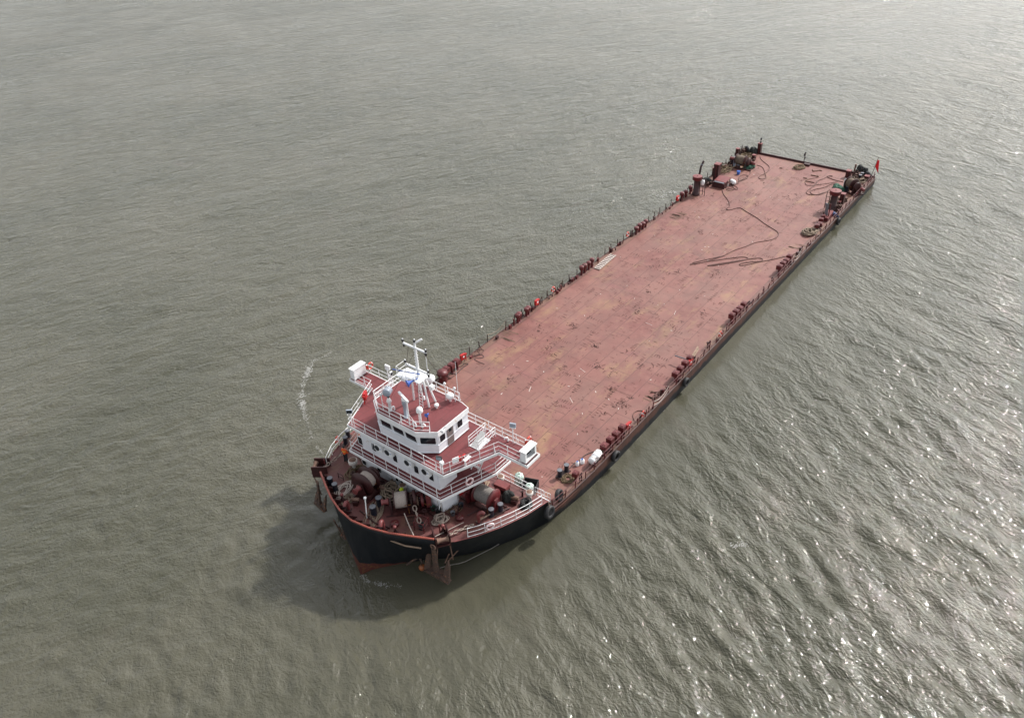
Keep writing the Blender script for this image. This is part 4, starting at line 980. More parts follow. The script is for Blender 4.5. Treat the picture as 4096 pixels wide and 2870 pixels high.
# ------------------------------------------------------------------ tyres
def tyre(loc, lb, rz=0, r0=.48, tilt=0, hang=True, s_=1):
    t = thing('tyre_fender', loc, lb, 'tyre', 'old tyres used as fenders', rz=rz)
    b = B(); T_ = Matrix.Rotation(R(90+tilt), 4, 'X'); rt_ = r0*.36
    b.lathe([(r0*.52,-rt_*.55),(r0*.6,-rt_*.85),(r0*.85,-rt_),(r0,-rt_*.75),(r0*1.02,0),(r0,rt_*.75),(r0*.85,rt_),(r0*.6,rt_*.85),(r0*.52,rt_*.55),(r0*.6,0),(r0*.52,-rt_*.55)], (0,0,0), 22, T_)
    b.build('tyre_body', M['black'], t)
    if hang:
        b = B(); b.tube([(-.03,0,r0*.9),(0,-.12*s_,r0+.55)], .025, 5); b.build('lashing', M['rope'], t)
    return t
q = at(2459,1822,-.35); tyre((q.x, HB+.3, -.35), 'black tyre hanging on the port hull just aft of the white canister', 0, .56)
q = at(2741,1525,-.35); tyre((q.x, HB+.28, -.4), 'black tyre hanging on the port hull beside the four vents', 0, .5)
q = at(3352,885,-.4); tyre((q.x, HB+.28, -.4), 'black tyre hanging on the port hull near the stern', 0, .5)
q = at(2165,2028,.6); tyre((q.x, 10.25, .55), 'big black tyre hanging at the step of the port forecastle', 0, .58, 8)
q = at(2242,1985,.4); tyre((q.x, 9.75, .5), 'worn tyre wrapped in net leaning inside the port rail', R(8), .52, 15, False)
q = at(2989,597,.6); tyre((q.x, q.y, .6), 'black tyre standing at the starboard stern corner', R(50), .55, 10, False)
q = at(3474,700,.5); tyre((q.x, q.y, .5), 'black tyre with pale inside at the port stern corner', R(50), .6, 30, False)

# ------------------------------------------------------------------ winches
def winch(loc, rz, lb, drumr=.62, L=1.5, rope='rope_white', mat='maroon', gear=True, flr=.95, head=True, motor=1, cover=None):
    t = thing('mooring_winch', loc, lb, 'winch', 'deck winches', rz=rz)       # axis along local X
    b = B(); b.box((.3,-.7,.08),(L+2.2,.14,.16)); b.box((.3,.7,.08),(L+2.2,.14,.16))
    for x in (-L/2-.35, L/2+.3, L/2+1.2): b.box((x,0,.08),(.14,1.5,.14))
    b.build('bed_frame', M['maroon_dark'], t)
    zc_ = flr+.25; X_A = lambda x: Tax((x,0,zc_),(1,0,0))
    b = B(); prof = []
    nn_ = 9
    for i in range(nn_*2+1): prof.append((drumr+(.06 if i % 2 else 0), -L/2+L*i/(nn_*2)))
    b.lathe(prof, (0,0,0), 24, X_A(0)); b.build('rope_drum', M[rope], t)
    for s_ in (-1,1):
        b = B(); b.lathe([(.1,-.03),(flr,-.03),(flr,.03),(flr*.93,.05),(.1,.05)], (0,0,0), 26, X_A(s_*(L/2+.04))); b.build('drum_flange', M[mat], t)
    for x in (-L/2-.35, L/2+.35):
        b = B(); b.add([(x-.08,-.6,.1),(x+.08,-.6,.1),(x+.08,.6,.1),(x-.08,.6,.1),(x-.08,-.2,zc_+.15),(x+.08,-.2,zc_+.15),(x+.08,.2,zc_+.15),(x-.08,.2,zc_+.15)], [(0,3,2,1),(4,5,6,7),(0,1,5,4),(1,2,6,5),(2,3,7,6),(3,0,4,7)])
        b.build('bearing_stand', M[mat], t)
    if gear:
        b = B(); b.lathe([(.45,-.14),(.62,-.12),(.62,.12),(.45,.14)], (0,0,0), 20, X_A(L/2+.62)); b.box((L/2+.62,.5,.6),(.28,.7,.9)); b.build('gear_housing', M[mat], t)
        b = B(); b.lathe([(.2,0),(.24,.05),(.24,.6),(.18,.66)], (0,0,0), 14, Tax((L/2+.75,.65,.75),(1,0,0))); b.build('motor', M['maroon_pink'], t)
    if head:
        b = B(); b.lathe([(.14,0),(.30,.05),(.20,.2),(.19,.42),(.27,.55),(.27,.6)], (0,0,0), 16, Tax((-L/2-.45,0,zc_),(-1,0,0))); b.build('warping_head', M['maroon_pink'], t)
    b = B(); b.tube([(L/2+.1,-.7,.15),(L/2+.05,-.75,1.15)], .03, 5); b.tube([(L/2-.2,-.72,1.1),(L/2+.3,-.72,1.1)], .025, 5); b.tube([(-L/2,.75,.1),(-L/2-.05,.8,1.0)], .025, 5); b.build('brake_lever', M['hydro'], t)
    return t
# foredeck starboard: drum axis fore and aft
p0 = atf(1462,1992); w1 = winch((p0.x-.55,p0.y-.25,fz(p0.x)+.02), R(188), 'maroon foredeck winch with white rope, its big round flange facing the bow', .70, .8, 'rope_white', 'maroon_dark', True, 1.12)
p0 = atf(1605,2040); winch((p0.x-.1,p0.y,fz(p0.x)+.02), R(137), 'foredeck winch with thick white rope drum in front of the white house', .62, .95, 'rope_white', 'maroon_dark', True, .86)
p0 = atf(1955,2020); winch((p0.x+.1,p0.y-.15,fz(p0.x)+.02), R(90)+PI, 'red winch wound with grey wire on the port forecastle', .66, 1.5, 'rope_grey', 'maroon', True, .9, False)
q = at(2960,668,0); winch((q.x, q.y, .01), R(90), 'dark winch with brown rope drum at the starboard stern', .66, 1.35, 'rope_dark', 'maroon_dark', True, .85)
q = at(3400,765,0); winch((q.x, q.y, .01), R(60), 'dark winch with tan-topped rope drum at the port stern', .68, 1.0, 'rope_dark', 'maroon_dark', True, .9, False)
# anchor windlass next to the second winch
p0 = atf(1668,2030); t = thing('anchor_windlass', (p0.x,p0.y,fz(p0.x)+.02), 'dark maroon anchor windlass with chain wheel close to the white house front', 'windlass', rz=R(137))
b = B(); b.lathe([(.35,-.2),(.5,-.18),(.34,-.05),(.34,.05),(.5,.18),(.35,.2)], (0,0,0), 18, Tax((0,0,.8),(1,0,0))); b.build('chain_wheel', M['rust'], t)
b = B(); b.lathe([(.55,-.12),(.6,-.1),(.6,.1),(.55,.12)], (0,0,0), 22, Tax((.5,0,.85),(1,0,0))); b.build('brake_band', M['maroon'], t)
b = B(); b.box((1.0,.0,.8),(.4,.7,1.3)); b.build('gearbox', M['maroon_pink'], t)
b = B(); b.box((.4,-.5,.1),(2.4,.14,.2)); b.box((.4,.5,.1),(2.4,.14,.2)); b.tube([(-.5,0,.8),(1.2,0,.8)], .1, 8); b.build('bed_frame', M['maroon_dark'], t)
t = thing('brake_wheel', atf(1712,2030)+Vector((0,0,.02)), 'round yellow-brown handwheel on a stand at the foot of the white wall', 'handwheel')
b = B(); b.tube([(.3*math.cos(a),.3*math.sin(a),0) for a in np.linspace(0,2*PI,18,endpoint=False)], .04, 6, True, Tax((0,0,.75),(.8,.3,.6))); b.build('wheel_rim', M['hydro'], t)
b = B(); b.tube([(0,0,0),(0,0,.75)], .06, 6); b.build('stand', M['maroon_dark'], t)

# chains
def chain_run(p0, p1, r, lb, mat='chain', n_=None, sag=0.0):
    p0, p1 = Vector(p0), Vector(p1); L = (p1-p0).length; n_ = n_ or int(L/(r*4.2)); b = B(); d = (p1-p0).normalized()
    for i in range(n_):
        t = (i+.5)/n_; q = p0.lerp(p1, t)-Vector((0,0,sag*math.sin(PI*t))); T_ = Matrix.Translation(q) @ d.to_track_quat('X','Z').to_matrix().to_4x4() @ Matrix.Rotation(R(90*(i%2)+20),4,'X')
        b.tube([(r*1.7*math.cos(a)*1.25, r*1.15*math.sin(a), 0) for a in np.linspace(0,2*PI,10,endpoint=False)], r*.42, 5, True, T_)
    return tag(b.build('anchor_chain', M[mat]), lb, 'chain', 'anchor chains')
chain_run(atf(1655,2020,.95), atf(1680,2092,.5), .13, 'pale anchor chain running from the windlass down into the red chain cage')
chain_run(atf(1895,2095,.15), atf(1790,2140,.4), .11, 'rusty chain along the port forecastle edge to the anchor')
chain_run(atf(1440,1760,.1), atf(1290,1872,.5), .11, 'rusty chain along the starboard forecastle side to the anchor')

chain_run(at(1748,2290,-.75)+Vector((.15,-.1,3.55)), atf(1768,2150,.1), .1, 'short rusty chain from the port anchor up to its roller frame', 'rust')
# chain cage
p0 = atf(1688,2112); t = thing('chain_cage', (p0.x,p0.y,p0.z+.02), 'red open frame around the chain pipe at the front of the foredeck', 'cage', rz=R(15))
b = B()
for z in (.45,.95): b.tube([(.42,.42,z),(-.42,.42,z),(-.42,-.42,z),(.42,-.42,z)], .035, 6, True)
for q in ((.42,.42),(-.42,.42),(-.42,-.42),(.42,-.42)): b.tube([(*q,0),(*q,.97)], .045, 6)
b.build('frame', M['maroon'], t)
b = B(); b.lathe([(.26,0),(.24,.5),(.2,.5),(.2,.1)], (0,0,0), 14); b.build('chain_pipe', M['black'], t)
# jackstaff
p0 = atf(1468,2072); t = thing('bow_light_pole', (p0.x,p0.y,p0.z+.02), 'white bow pole with tripod feet and small top light', 'pole')
b = B(); b.tube([(0,0,0),(-.15,.05,2.1)], .05, 7); b.build('pole', M['white'], t)
b = B(); [b.tube([(0,0,.45),(.7*math.cos(a),.7*math.sin(a),.02)], .035, 5) for a in (0.2,2.3,4.4)]; b.build('tripod_foot', M['rust'], t)
b = B(); b.lathe([(.1,0),(.12,.02),(.12,.12),(0,.14)], (-.15,.05,2.08), 10); b.build('lamp', M['white'], t)
# goosenecks
g0 = None
for px, py, lb, s_, rz in ((1396,2038,'red gooseneck vent near the starboard bulwark',1.0,.3),(1535,2118,'red gooseneck vent at the middle of the bow bulwark',1.1,.5),(1915,2088,'red gooseneck vent behind the port forecastle rail',1.0,2.5)):
    p0 = atf(px,py); p0.z += .02
    if g0 is None:
        g0 = thing('gooseneck_vent', p0, lb, 'gooseneck vent', 'red gooseneck vents on the foredeck', rz=rz)
        b = B(); b.tube([(0,0,0),(0,0,.75),(.06,0,.93),(.2,0,1.02),(.36,0,.98),(.45,0,.82)], .15, 10); b.build('pipe', M['maroon_pink'], g0)
        b = B(); b.lathe([(.26,0),(.26,.05),(.17,.06)], (0,0,0), 12); b.build('flange', M['maroon_dark'], g0)
        b = B(); b.lathe([(.155,0),(.155,.04),(0,.05)], (0,0,0), 12, Tax((.46,0,.80),(.35,0,-1))); b.build('screen', M['black'], g0)
    else: dup(g0, p0, rz, lb, (s_,s_,s_))
# small mushroom/valve
r0 = None
for px, py, lb in ((1583,2133,'small red roller stand behind the bow bulwark'),(1372,2003,'small red roller stand by the starboard bulwark'),(1774,2128,'small red roller stand beside the port anchor')):
    p0 = atf(px,py); p0.z += .02
    if r0 is None:
        r0 = thing('roller_stand', p0, lb, 'roller stand', 'small red roller stands')
        b = B(); b.lathe([(.26,0),(.12,.3),(.07,.38),(.07,.62)], (0,0,0), 10); b.build('stand', M['maroon_dark'], r0)
        b = B(); b.lathe([(.1,.6),(.16,.66),(.13,.8),(0,.82)], (0,0,0), 10); b.build('head', M['maroon_pink'], r0)
    else: dup(r0, p0, 0, lb)
# white mushroom ventilators
v0 = None
for px, py, lb, s_ in ((1417,1872,'white mushroom ventilator with rusty top by the starboard end of the house',.95),(1615,1968,'white mushroom ventilator with a yellow helmet on it, against the front wall',.82),(2004,1930,'white mushroom ventilator with rusty top behind the red port winch',.75),(2118,1992,'white mushroom ventilator with red mark at the port ladder head',.75)):
    p0 = atf(px,py); p0.z += .02
    if v0 is None:
        v0 = thing('mushroom_ventilator', p0, lb, 'ventilator', 'white mushroom ventilators on the forecastle'); v0.scale = (s_,)*3
        b = B(); b.lathe([(.22,0),(.2,.5),(.2,.55)], (0,0,0), 14); b.build('stem', M['white_dirty'], v0)
        b = B(); b.lathe([(.2,.5),(.40,.62),(.42,.7),(.42,.95),(.36,1.02)], (0,0,0), 18); b.build('hood', M['white_dirty'], v0)
        b = B(); b.lathe([(.34,1.022),(.2,1.06),(0,1.07)], (0,0,0), 14); b.build('cap', M['rust'], v0)
        hyd = v0
    else: dup(v0, p0, 0, lb, (s_,)*3)
p0 = atf(1607,1956,1.08); t = thing('safety_helmet', p0, 'yellow safety helmet lying on the white ventilator', 'helmet')
b = B(); b.lathe([(.17,0),(.155,.06),(.12,.13),(.06,.17),(0,.18)], (0,0,0), 14); b.build('shell', M['yellow'], t)
b = B(); b.lathe([(.15,-.005),(.2,0),(.15,.015)], (.03,0,0), 14); b.build('brim', M['yellow'], t)
# buckets and oddments at the house corner
def bucket(px, py, mat, lb, s_=1.):
    p0 = atf(px,py); t = thing('bucket', (p0.x,p0.y,p0.z+.03), lb, 'bucket', 'buckets on the foredeck'); t.scale = (s_,)*3
    b = B(); b.lathe([(.14,0),(.19,.36),(.2,.36),(.17,.33),(.13,.03),(0,.03)], (0,0,0), 14); b.build('pail', mat, t)
    b = B(); b.tube([(.19*math.cos(a),0.0,.34+.14*math.sin(a)) for a in np.linspace(0,PI,8)], .012, 4); b.build('handle', M['steelgrey'], t)
bucket(1753,2052, M['black'], 'black bucket with white inside rim by the port front house corner', 1.3)
bucket(1733,2040, M['green_net'], 'green bucket by the port front house corner', 1.1)
bucket(1845,2030, M['navy'], 'dark blue bucket beside the port side of the house', 1.2)
bucket(1812,2060, M['steelgrey'], 'grey pail in front of the scrap crate', 1.0)
t = thing('white_hoop', atf(1765,2040), 'white curved hose hooked by the house corner', 'hose')
b = B(); b.tube([(.3*math.cos(a),.1,.35+.45*math.sin(a)) for a in np.linspace(0,PI,10)], .04, 6); b.build('hoop', M['white'], t)
t = thing('scrap_crate', atf(1822,2045), 'rusty crate of odd iron pieces beside the lower house wall', 'crate', rz=.5)
b = B(); b.box((0,0,.12),(.8,.5,.24)); b.build('crate_body', M['maroon_dark'], t)
b = B(); [b.box((rr.uniform(-.3,.3),rr.uniform(-.18,.18),.28),(.18,.1,.08),rr.uniform(0,3)) for _ in range(9)]; b.build('iron_pieces', M['rust'], t)
t = thing('low_frame', atf(1365,1915), 'low maroon tubular frame standing on the starboard foredeck', 'frame')
b = B(); b.tube([(0,-.3,0),(0,-.3,.55),(0,.3,.55),(0,.3,0)], .035, 5); b.tube([(0,-.3,.2),(0,.3,.2)], .03, 5); b.tube([(.9,-.6,0),(.9,-.6,.8)], .04, 5); b.build('tube_frame', M['maroon_dark'], t)
# davit on the starboard front of the house
t = thing('small_davit', atf(1470,1895), 'thin brown boom leaning on the starboard front of the house', 'boom')
b = B(); b.tube([(0,0,.1),(.2,-.9,2.4)], .06, 6); b.build('boom', M['rust'], t); b = B(); b.box((0,0,.1),(.35,.35,.2)); b.build('foot', M['maroon_dark'], t)
# pipes, small fittings and dark gear on the foredeck
def fitting(px, py, lb, kind, mat, name, cat, sc=1., rz=0):
    p0 = atf(px, py); t = thing(name, (p0.x,p0.y,p0.z+.02), lb, cat, rz=rz); t.scale = (sc,)*3; b = B()
    if kind == 'valve':
        b.tube([(0,0,0),(0,0,.55)], .07, 7); b.build('stem', mat, t); b = B(); b.tube([(.16*math.cos(a),.16*math.sin(a),.58) for a in np.linspace(0,2*PI,12,endpoint=False)], .025, 5, True); b.tube([(-.16,0,.58),(.16,0,.58)], .02, 4); b.build('handwheel', mat, t)
    elif kind == 'block':
        b.box((0,0,.22),(.6,.4,.44)); b.build('block_body', mat, t); b = B(); b.lathe([(.14,-.3),(.16,0),(.14,.3)], (0,0,0), 10, Tax((0,0,.52),(0,1,0))); b.build('roller', M['rust'], t)
    elif kind == 'grating':
        for i in range(6): b.box((0,-.4+i*.16,.05),(1.1,.05,.06))
        b.build('bars', mat, t); b = B(); b.box((.55,0,.05),(.06,.95,.08)); b.box((-.55,0,.05),(.06,.95,.08)); b.box((0,0,.03),(.06,.9,.04)); b.build('frame', mat, t)
    elif kind == 'hatch':
        b.lathe([(.34,0),(.34,.2),(.36,.2),(.36,.26),(0,.28)], (0,0,0), 16); b.build('hatch_cover', mat, t); b = B(); b.tube([(-.2,0,.27),(-.1,0,.36),(.1,0,.36),(.2,0,.27)], .025, 5); b.build('handle', M['rust'], t)
for a_ in ((1415,1915,'small dark valve with handwheel below the starboard rope coil','valve',M['maroon_dark'],'deck_valve','valve',1.2),(1532,1970,'dark roller block between the starboard winch and the rope heap','block',M['maroon_dark'],'roller_block','fitting',1.1),
  (1640,2085,'dark grating in front of the middle winch','grating',M['darkpost'],'deck_grating','grating',.8,.8),(1425,2015,'dark roller block beside the warping head of the starboard winch','block',M['maroon_dark'],'roller_block','fitting',1.,.6),
  (1880,2010,'dark grating between the white house and the red port winch','grating',M['darkpost'],'deck_grating','grating',1.,.3),(2060,2010,'dark roller block behind the port bollards','block',M['maroon_dark'],'roller_block','fitting',1.1,.3),
  (1580,2100,'round maroon hatch cover near the bow','hatch',M['maroon'],'round_hatch','hatch',1.),(1840,2075,'round maroon hatch cover on the port foredeck','hatch',M['maroon'],'round_hatch','hatch',.9),
  (1465,1925,'dark valve beside the aft end of the starboard winch','valve',M['maroon_dark'],'deck_valve','valve',1.3),(1700,2065,'dark valve beside the anchor windlass','valve',M['maroon_dark'],'deck_valve','valve',1.1),
  (2090,1985,'dark valve by the aft port railing of the forecastle','valve',M['maroon_dark'],'deck_valve','valve',1.2),(1650,2010,'dark roller block between the middle winch and the windlass','block',M['maroon_dark'],'roller_block','fitting',1.3,2.4)): fitting(*a_[:8], rz=a_[8] if len(a_) > 8 else 0)
for pts_2, lb in (([(1395,1905),(1450,1900),(1500,1925),(1545,1945)],'maroon pipe run along the foot of the white house, starboard'),([(1640,2000),(1690,2030),(1745,2070)],'maroon pipe run past the windlass to the house corner'),([(1870,2060),(1930,2030),(1985,2052),(2040,2030)],'dark pipe on the deck in front of the red port winch'),([(1440,2040),(1500,2090),(1560,2110)],'thin dark pipe lying along the bow behind the bulwark')):
    b = B(); b.tube([atf(x, y, .12) for x, y in pts_2], .06, 6); tag(b.build('pipe_run', M['maroon_dark']), lb, 'pipe')
# ropes from winches
rope_run('mooring_line', [atf(1617,2052,.7), atf(1636,2100,.5), atf(1657,2146,.45)], .045, M['rope_white'], 'taut white line from the white rope winch to the bow bulwark', 'rope', None, 6, 0)
rope_run('mooring_line', [atf(1855,2088,.3), atf(1830,2100,.12), atf(1790,2120,.12), atf(1733,2148,.3)], .035, M['rope_white'], 'pale line lying along the port foredeck to the anchor gear', 'rope', None, 6, 1)
rope_run('mooring_line', [atf(1960,2055,.4), atf(1935,2070,.3), atf(1905,2085,.2)], .06, M['rope'], 'thick tan rope stretched from the port bollards to the gooseneck vent', 'rope', None, 6, 1)
rope_run('mooring_line', [atf(1455,1700,.9), atf(1400,1765,.7), atf(1330,1845,.6)], .04, M['hose'], 'dark line running along the starboard side past the sailor', 'rope', None, 6, 0)

# ------------------------------------------------------------------ anchors
def anchor(loc, rz, lb, s_=1., pitch=0, roll=0):
    t = thing('anchor', loc, lb, 'anchor', 'stockless anchors hung at the bow', rz=rz); t.scale = (s_,)*3
    t.rotation_euler = (roll, pitch, rz)
    b = B(); b.add([(-.16,-.12,0),(.16,-.12,0),(.16,.12,0),(-.16,.12,0),(-.10,-.08,2.45),(.10,-.08,2.45),(.10,.08,2.45),(-.10,.08,2.45)], [(0,3,2,1),(4,5,6,7),(0,1,5,4),(1,2,6,5),(2,3,7,6),(3,0,4,7)])
    b.build('shank', M['anchor'], t)
    b = B(); b.tube([(.17*math.cos(a),0,2.58+.18*math.sin(a)) for a in np.linspace(0,2*PI,12,endpoint=False)], .05, 6, True); b.build('shackle', M['rust'], t)
    b = B(); b.add([(-.95,-.2,-.28),(.95,-.2,-.28),(.95,.2,-.28),(-.95,.2,-.28),(-.5,-.28,.2),(.5,-.28,.2),(.5,.28,.2),(-.5,.28,.2)], [(0,3,2,1),(4,5,6,7),(0,1,5,4),(1,2,6,5),(2,3,7,6),(3,0,4,7)]); b.build('crown', M['anchor'], t)
    for q in (-1,1):
        b = B(); b.add([(q*.5,.05,0),(q*.95,.05,-.25),(q*.88,.32,.9),(q*.72,.42,1.35),(q*.55,.30,.8),(q*.5,-.12,0),(q*.95,-.12,-.25),(q*.86,.16,.9),(q*.72,.30,1.35),(q*.56,.14,.8)],
              [(0,1,2,3,4),(9,8,7,6,5),(0,5,6,1),(1,6,7,2),(2,7,8,3),(3,8,9,4),(4,9,5,0)]); b.build('fluke', M['anchor'], t)
    return t
qa = at(1752,2305,-.15)
anchor(tuple(at(1748,2290,-.75)), R(94), 'large rusty anchor hanging at the port bow', 1.3, R(3), R(4))
anchor(tuple(at(1280,2018,.3)), R(80), 'brown anchor hanging at the starboard bow', .9, R(-4), R(-8))
anchor(tuple(at(1372,2142,-1.0)), R(70), 'black anchor half under the bow on the starboard side', .62, R(-25), R(10))
b = B(); q0, q1 = Vector((94.75,2.9,2.5)), Vector((93.85,5.3,2.45)); b.tube([q0+Vector((.15,.1,0)), (q0+q1)/2+Vector((.3,.25,0)), q1+Vector((.2,.2,0))], .07, 6); b.build('bow_fender_strip', M['wood'], ship)
# anchor frames
def anchor_frame(px, py, s_, lb):
    p0 = atf(px, py); t = thing('anchor_roller_frame', p0, lb, 'anchor frame', rz=R(55*s_))
    b = B()
    for q in (-.55,.55): b.prism([(-.6,q-.05),(.75,q-.05),(.75,q+.05),(-.6,q+.05)], -.4, .75); 
    b.box((.1,0,-.1),(1.5,1.0,.08)); b.build('side_plate', M['maroon_dark'], t)
    b = B(); b.lathe([(.24,-.45),(.16,-.2),(.16,.2),(.24,.45)], (0,0,0), 12, Tax((.6,0,.35),(0,1,0))); b.build('roller', M['rust'], t)
    b = B(); b.tube([(-.3,.0,.1),(-.3,0,1.1)], .06, 6); b.build('stopper_post', M['maroon'], t)
    b = B(); [b.tube([(.7,q,-.3),(.35,q*1.3,-2.4)], .05, 5) for q in (-.5,.5)]; b.build('guide_bar', M['rust'], t)
    return t
anchor_frame(1765,2148, 1, 'rusty roller frame with guide bars above the port anchor')
anchor_frame(1290,1875,-1, 'dark maroon roller frame above the starboard anchor')
b = B(); b.tube(smooth([at(2178,2042,.1), at(2080,2115,-.9), at(1990,2180,-1.3), at(1900,2225,-1.35), at(1850,2250,-1.2), at(1800,2258,-.9), at(1760,2270,-.4)], 1), .03, 5)
tag(b.build('slack_line', M['rope_grey']), 'thin slack line hanging from the port tyre to the anchor along the water', 'rope')
b = B(); b.tube([at(1625,2258,-1.2), at(1650,2240,-.9), at(1675,2228,-.7), at(1682,2235,-.8), at(1695,2262,-1.1)], .09, 6)
tag(b.build('bent_pipe', M['anchor']), 'bent brown pipe sticking out at the port bow waterline', 'pipe')
b = B()
for pa, pb in (((1790,2245),(1850,2180)),((1780,2250),(1818,2165))): b.tube([at(*pa,-.5), at(*pb,.6)], .06, 5)
tag(b.build('guide_struts', M['rust']), 'two rusty struts rising from the port anchor to the hull', 'struts')
# orange float by the port anchor
t = thing('orange_float', at(1688,2268,-1.0), 'dull orange float jammed beside the port anchor', 'float')
b = B(); b.lathe([(0,-.25),(.2,-.2),(.28,0),(.2,.2),(0,.25)], (0,0,0), 12); b.build('float_body', paint('dull_orange_plastic', (.35,.09,.02), (.22,.08,.03), .1), t)
b = B(); b.tube([(0,0,.2),(.1,0,.4)], .04, 5); b.build('eye', M['rust'], t)

# ------------------------------------------------------------------ deck cargo odds
q = at(2370,1842,0); t = thing('life_raft_canister', (q.x, 9.75, .0), 'big white life raft canister lying on a cradle at the port rail', 'life raft', rz=R(4))
b = B(); b.lathe([(0,-.78),(.28,-.76),(.35,-.68),(.36,-.05),(.385,-.04),(.385,.04),(.36,.05),(.35,.68),(.28,.76),(0,.78)], (0,0,0), 20, Tax((0,0,.62),(1,0,0))); b.build('canister', M['white'], t)
b = B(); [b.lathe([(.39,-.03),(.39,.03)], (0,0,0), 20, Tax((x,0,.62),(1,0,0))) for x in (-.45,.45)]; b.build('strap', M['white_dirty'], t)
b = B(); [b.box((x,0,.15),(.08,.7,.3)) for x in (-.45,.45)]; b.build('cradle', M['maroon_dark'], t)
for px, py, sz, lb in ((2309,1860,.16,'small white jar standing forward of the white canister'),(2329,1851,.2,'white plastic can lying forward of the white canister')):
    q = at(px,py,0); t = thing('plastic_can', (q.x,q.y,.02), lb, 'can')
    b = B(); b.lathe([(sz,0),(sz,.36),(sz*.5,.42)], (0,0,0), 12); b.build('can_body', M['white'], t); b = B(); b.lathe([(sz*.5,.42),(sz*.5,.47)], (0,0,0), 10); b.build('lid', M['blue'], t)
# boxes/engine bits behind canister
q = at(2403,1812,0); t = thing('deck_machinery', (q.x, 9.8, .02), 'small dark pile of deck machinery between canister and vents', 'machinery')
b = B(); [b.box((rr.uniform(-.6,.6),rr.uniform(-.3,.3),.2+rr.uniform(0,.25)),(rr.uniform(.15,.4),rr.uniform(.1,.3),rr.uniform(.15,.4)),rr.uniform(0,3)) for _ in range(12)]; b.build('machine_block', M['maroon_dark'], t)
b = B(); [b.tube([(rr.uniform(-.6,.6),rr.uniform(-.3,.3),.1),(rr.uniform(-.6,.6),rr.uniform(-.3,.3),.75)], .035, 5) for _ in range(9)]; b.build('pipework', M['rust'], t)
# fishing floats and crate
FL = [(2077,1935,0.0,'pale green netted float standing on the deck, under another float'),(2075,1932,.62,'pale green netted float stacked on top of another')]
f0 = None
for px, py, z, lb in FL:
    q = at(2076,1940,0)
    if f0 is None:
        f0 = thing('net_float', (q.x,q.y,.02), lb, 'float', 'pale green floats in black netting')
        b = B(); b.lathe([(0,0),(.22,.04),(.36,.18),(.41,.38),(.36,.6),(.22,.72),(0,.76)], (0,0,0), 18); b.build('float_ball', M['buoy'], f0)
        b = B()
        for k_ in range(8): a = k_*PI/4; b.tube([(r0_*1.01*math.cos(a+z0*.5), r0_*1.01*math.sin(a+z0*.5), z0) for r0_, z0 in ((.22,.04),(.37,.18),(.42,.38),(.37,.6),(.22,.72),(.02,.77))], .014, 4)
        b.build('netting', M['black'], f0)
    else: dup(f0, (q.x-.03,q.y+.03,z), .4, lb)
q = at(2118,1962,0); t = thing('dark_crate', (q.x,q.y,.01), 'black open crate with a green float in it, aft of the forecastle ladder', 'crate', rz=R(20))
b = B(); W2, D2 = .8, .62
for c_, d_ in (((0,D2,.36),(2*W2,.05,.72)),((0,-D2,.36),(2*W2,.05,.72)),((W2,0,.36),(.05,2*D2,.72)),((-W2,0,.36),(.05,2*D2,.72)),((0,0,.03),(2*W2,2*D2,.06))): b.box(c_, d_)
b.build('crate_wall', M['black'], t)
b = B(); [b.box((x,s_*(D2+.03),.36),(.06,.03,.72)) for x in (-.5,0,.5) for s_ in (1,-1)]; b.build('rib', M['darkpost'], t)
dup(f0, (q.x+.05,q.y+.05,.1), .9, 'pale green netted float sitting inside the black crate')
# gangway plank
p0, p1 = at(2382,1072,0), at(2448,1024,0); md_ = (p0+p1)/2; t = thing('gangway', (md_.x, -9.15, .08), 'pale slatted gangway lying at the starboard edge beside the round vents', 'gangway', rz=R(3))
L = 4.3
b = B(); [b.box((0,s_*.36,.06),(L,.06,.14)) for s_ in (1,-1)]; b.build('side_beam', M['gangway'], t)
b = B(); b.box((0,0,.03),(L-.1,.66,.04)); b.build('board', M['gangway'], t)
b = B(); [b.box((-L/2+.25+i*.42,0,.075),(.07,.66,.05)) for i in range(10)]; b.build('tread', M['maroon_dark'], t)
# planks on port side
t = thing('timber_plank', (at(2790,1425,.3).x, 9.5, .35), 'two long brown planks leaning on the port rail aft of the red box', 'planks', rz=R(8))
b = B(); b.box((0,0,.25),(2.6,.16,.06)); b.box((.2,.2,.3),(2.2,.14,.06)); b.build('plank', M['wood'], t)
t = thing('grey_pipe', tuple(at(2730,1442,.5)), 'light grey pipe resting on the vents by the port tyre', 'pipe')
b = B(); b.tube([(0,-.9,.3),(0,.6,.35)], .07, 6); b.build('tube', M['steelgrey'], t)
# gear heap at starboard beside the wheelhouse
q = at(1765,1500,0); t = thing('deck_crane_stand', (at(1755,1515,0).x,-9.6,0), 'maroon stand with pipes at the starboard side behind the mast', 'stand')
b = B(); b.lathe([(.45,0),(.4,.8),(.55,.9),(.55,1.2),(0,1.25)], (0,0,0), 14); b.build('drum', M['maroon'], t)
b = B(); [b.tube([(rr.uniform(-.8,.8),rr.uniform(-.3,.6),0),(rr.uniform(-.8,.8),rr.uniform(-.3,.6),1.1)], .04, 5) for _ in range(8)]; b.build('pipework', M['maroon_dark'], t)
for px, py, lb in ((1808,1465,'maroon box vent at the starboard rail nearest the mast'),(1826,1448,'maroon box vent beside the starboard red box'),(1782,1478,'faded maroon box vent at the starboard rail behind the mast')):
    q = at(px,py,.8); dup(pv, (q.x,-9.8,0), .1, lb)
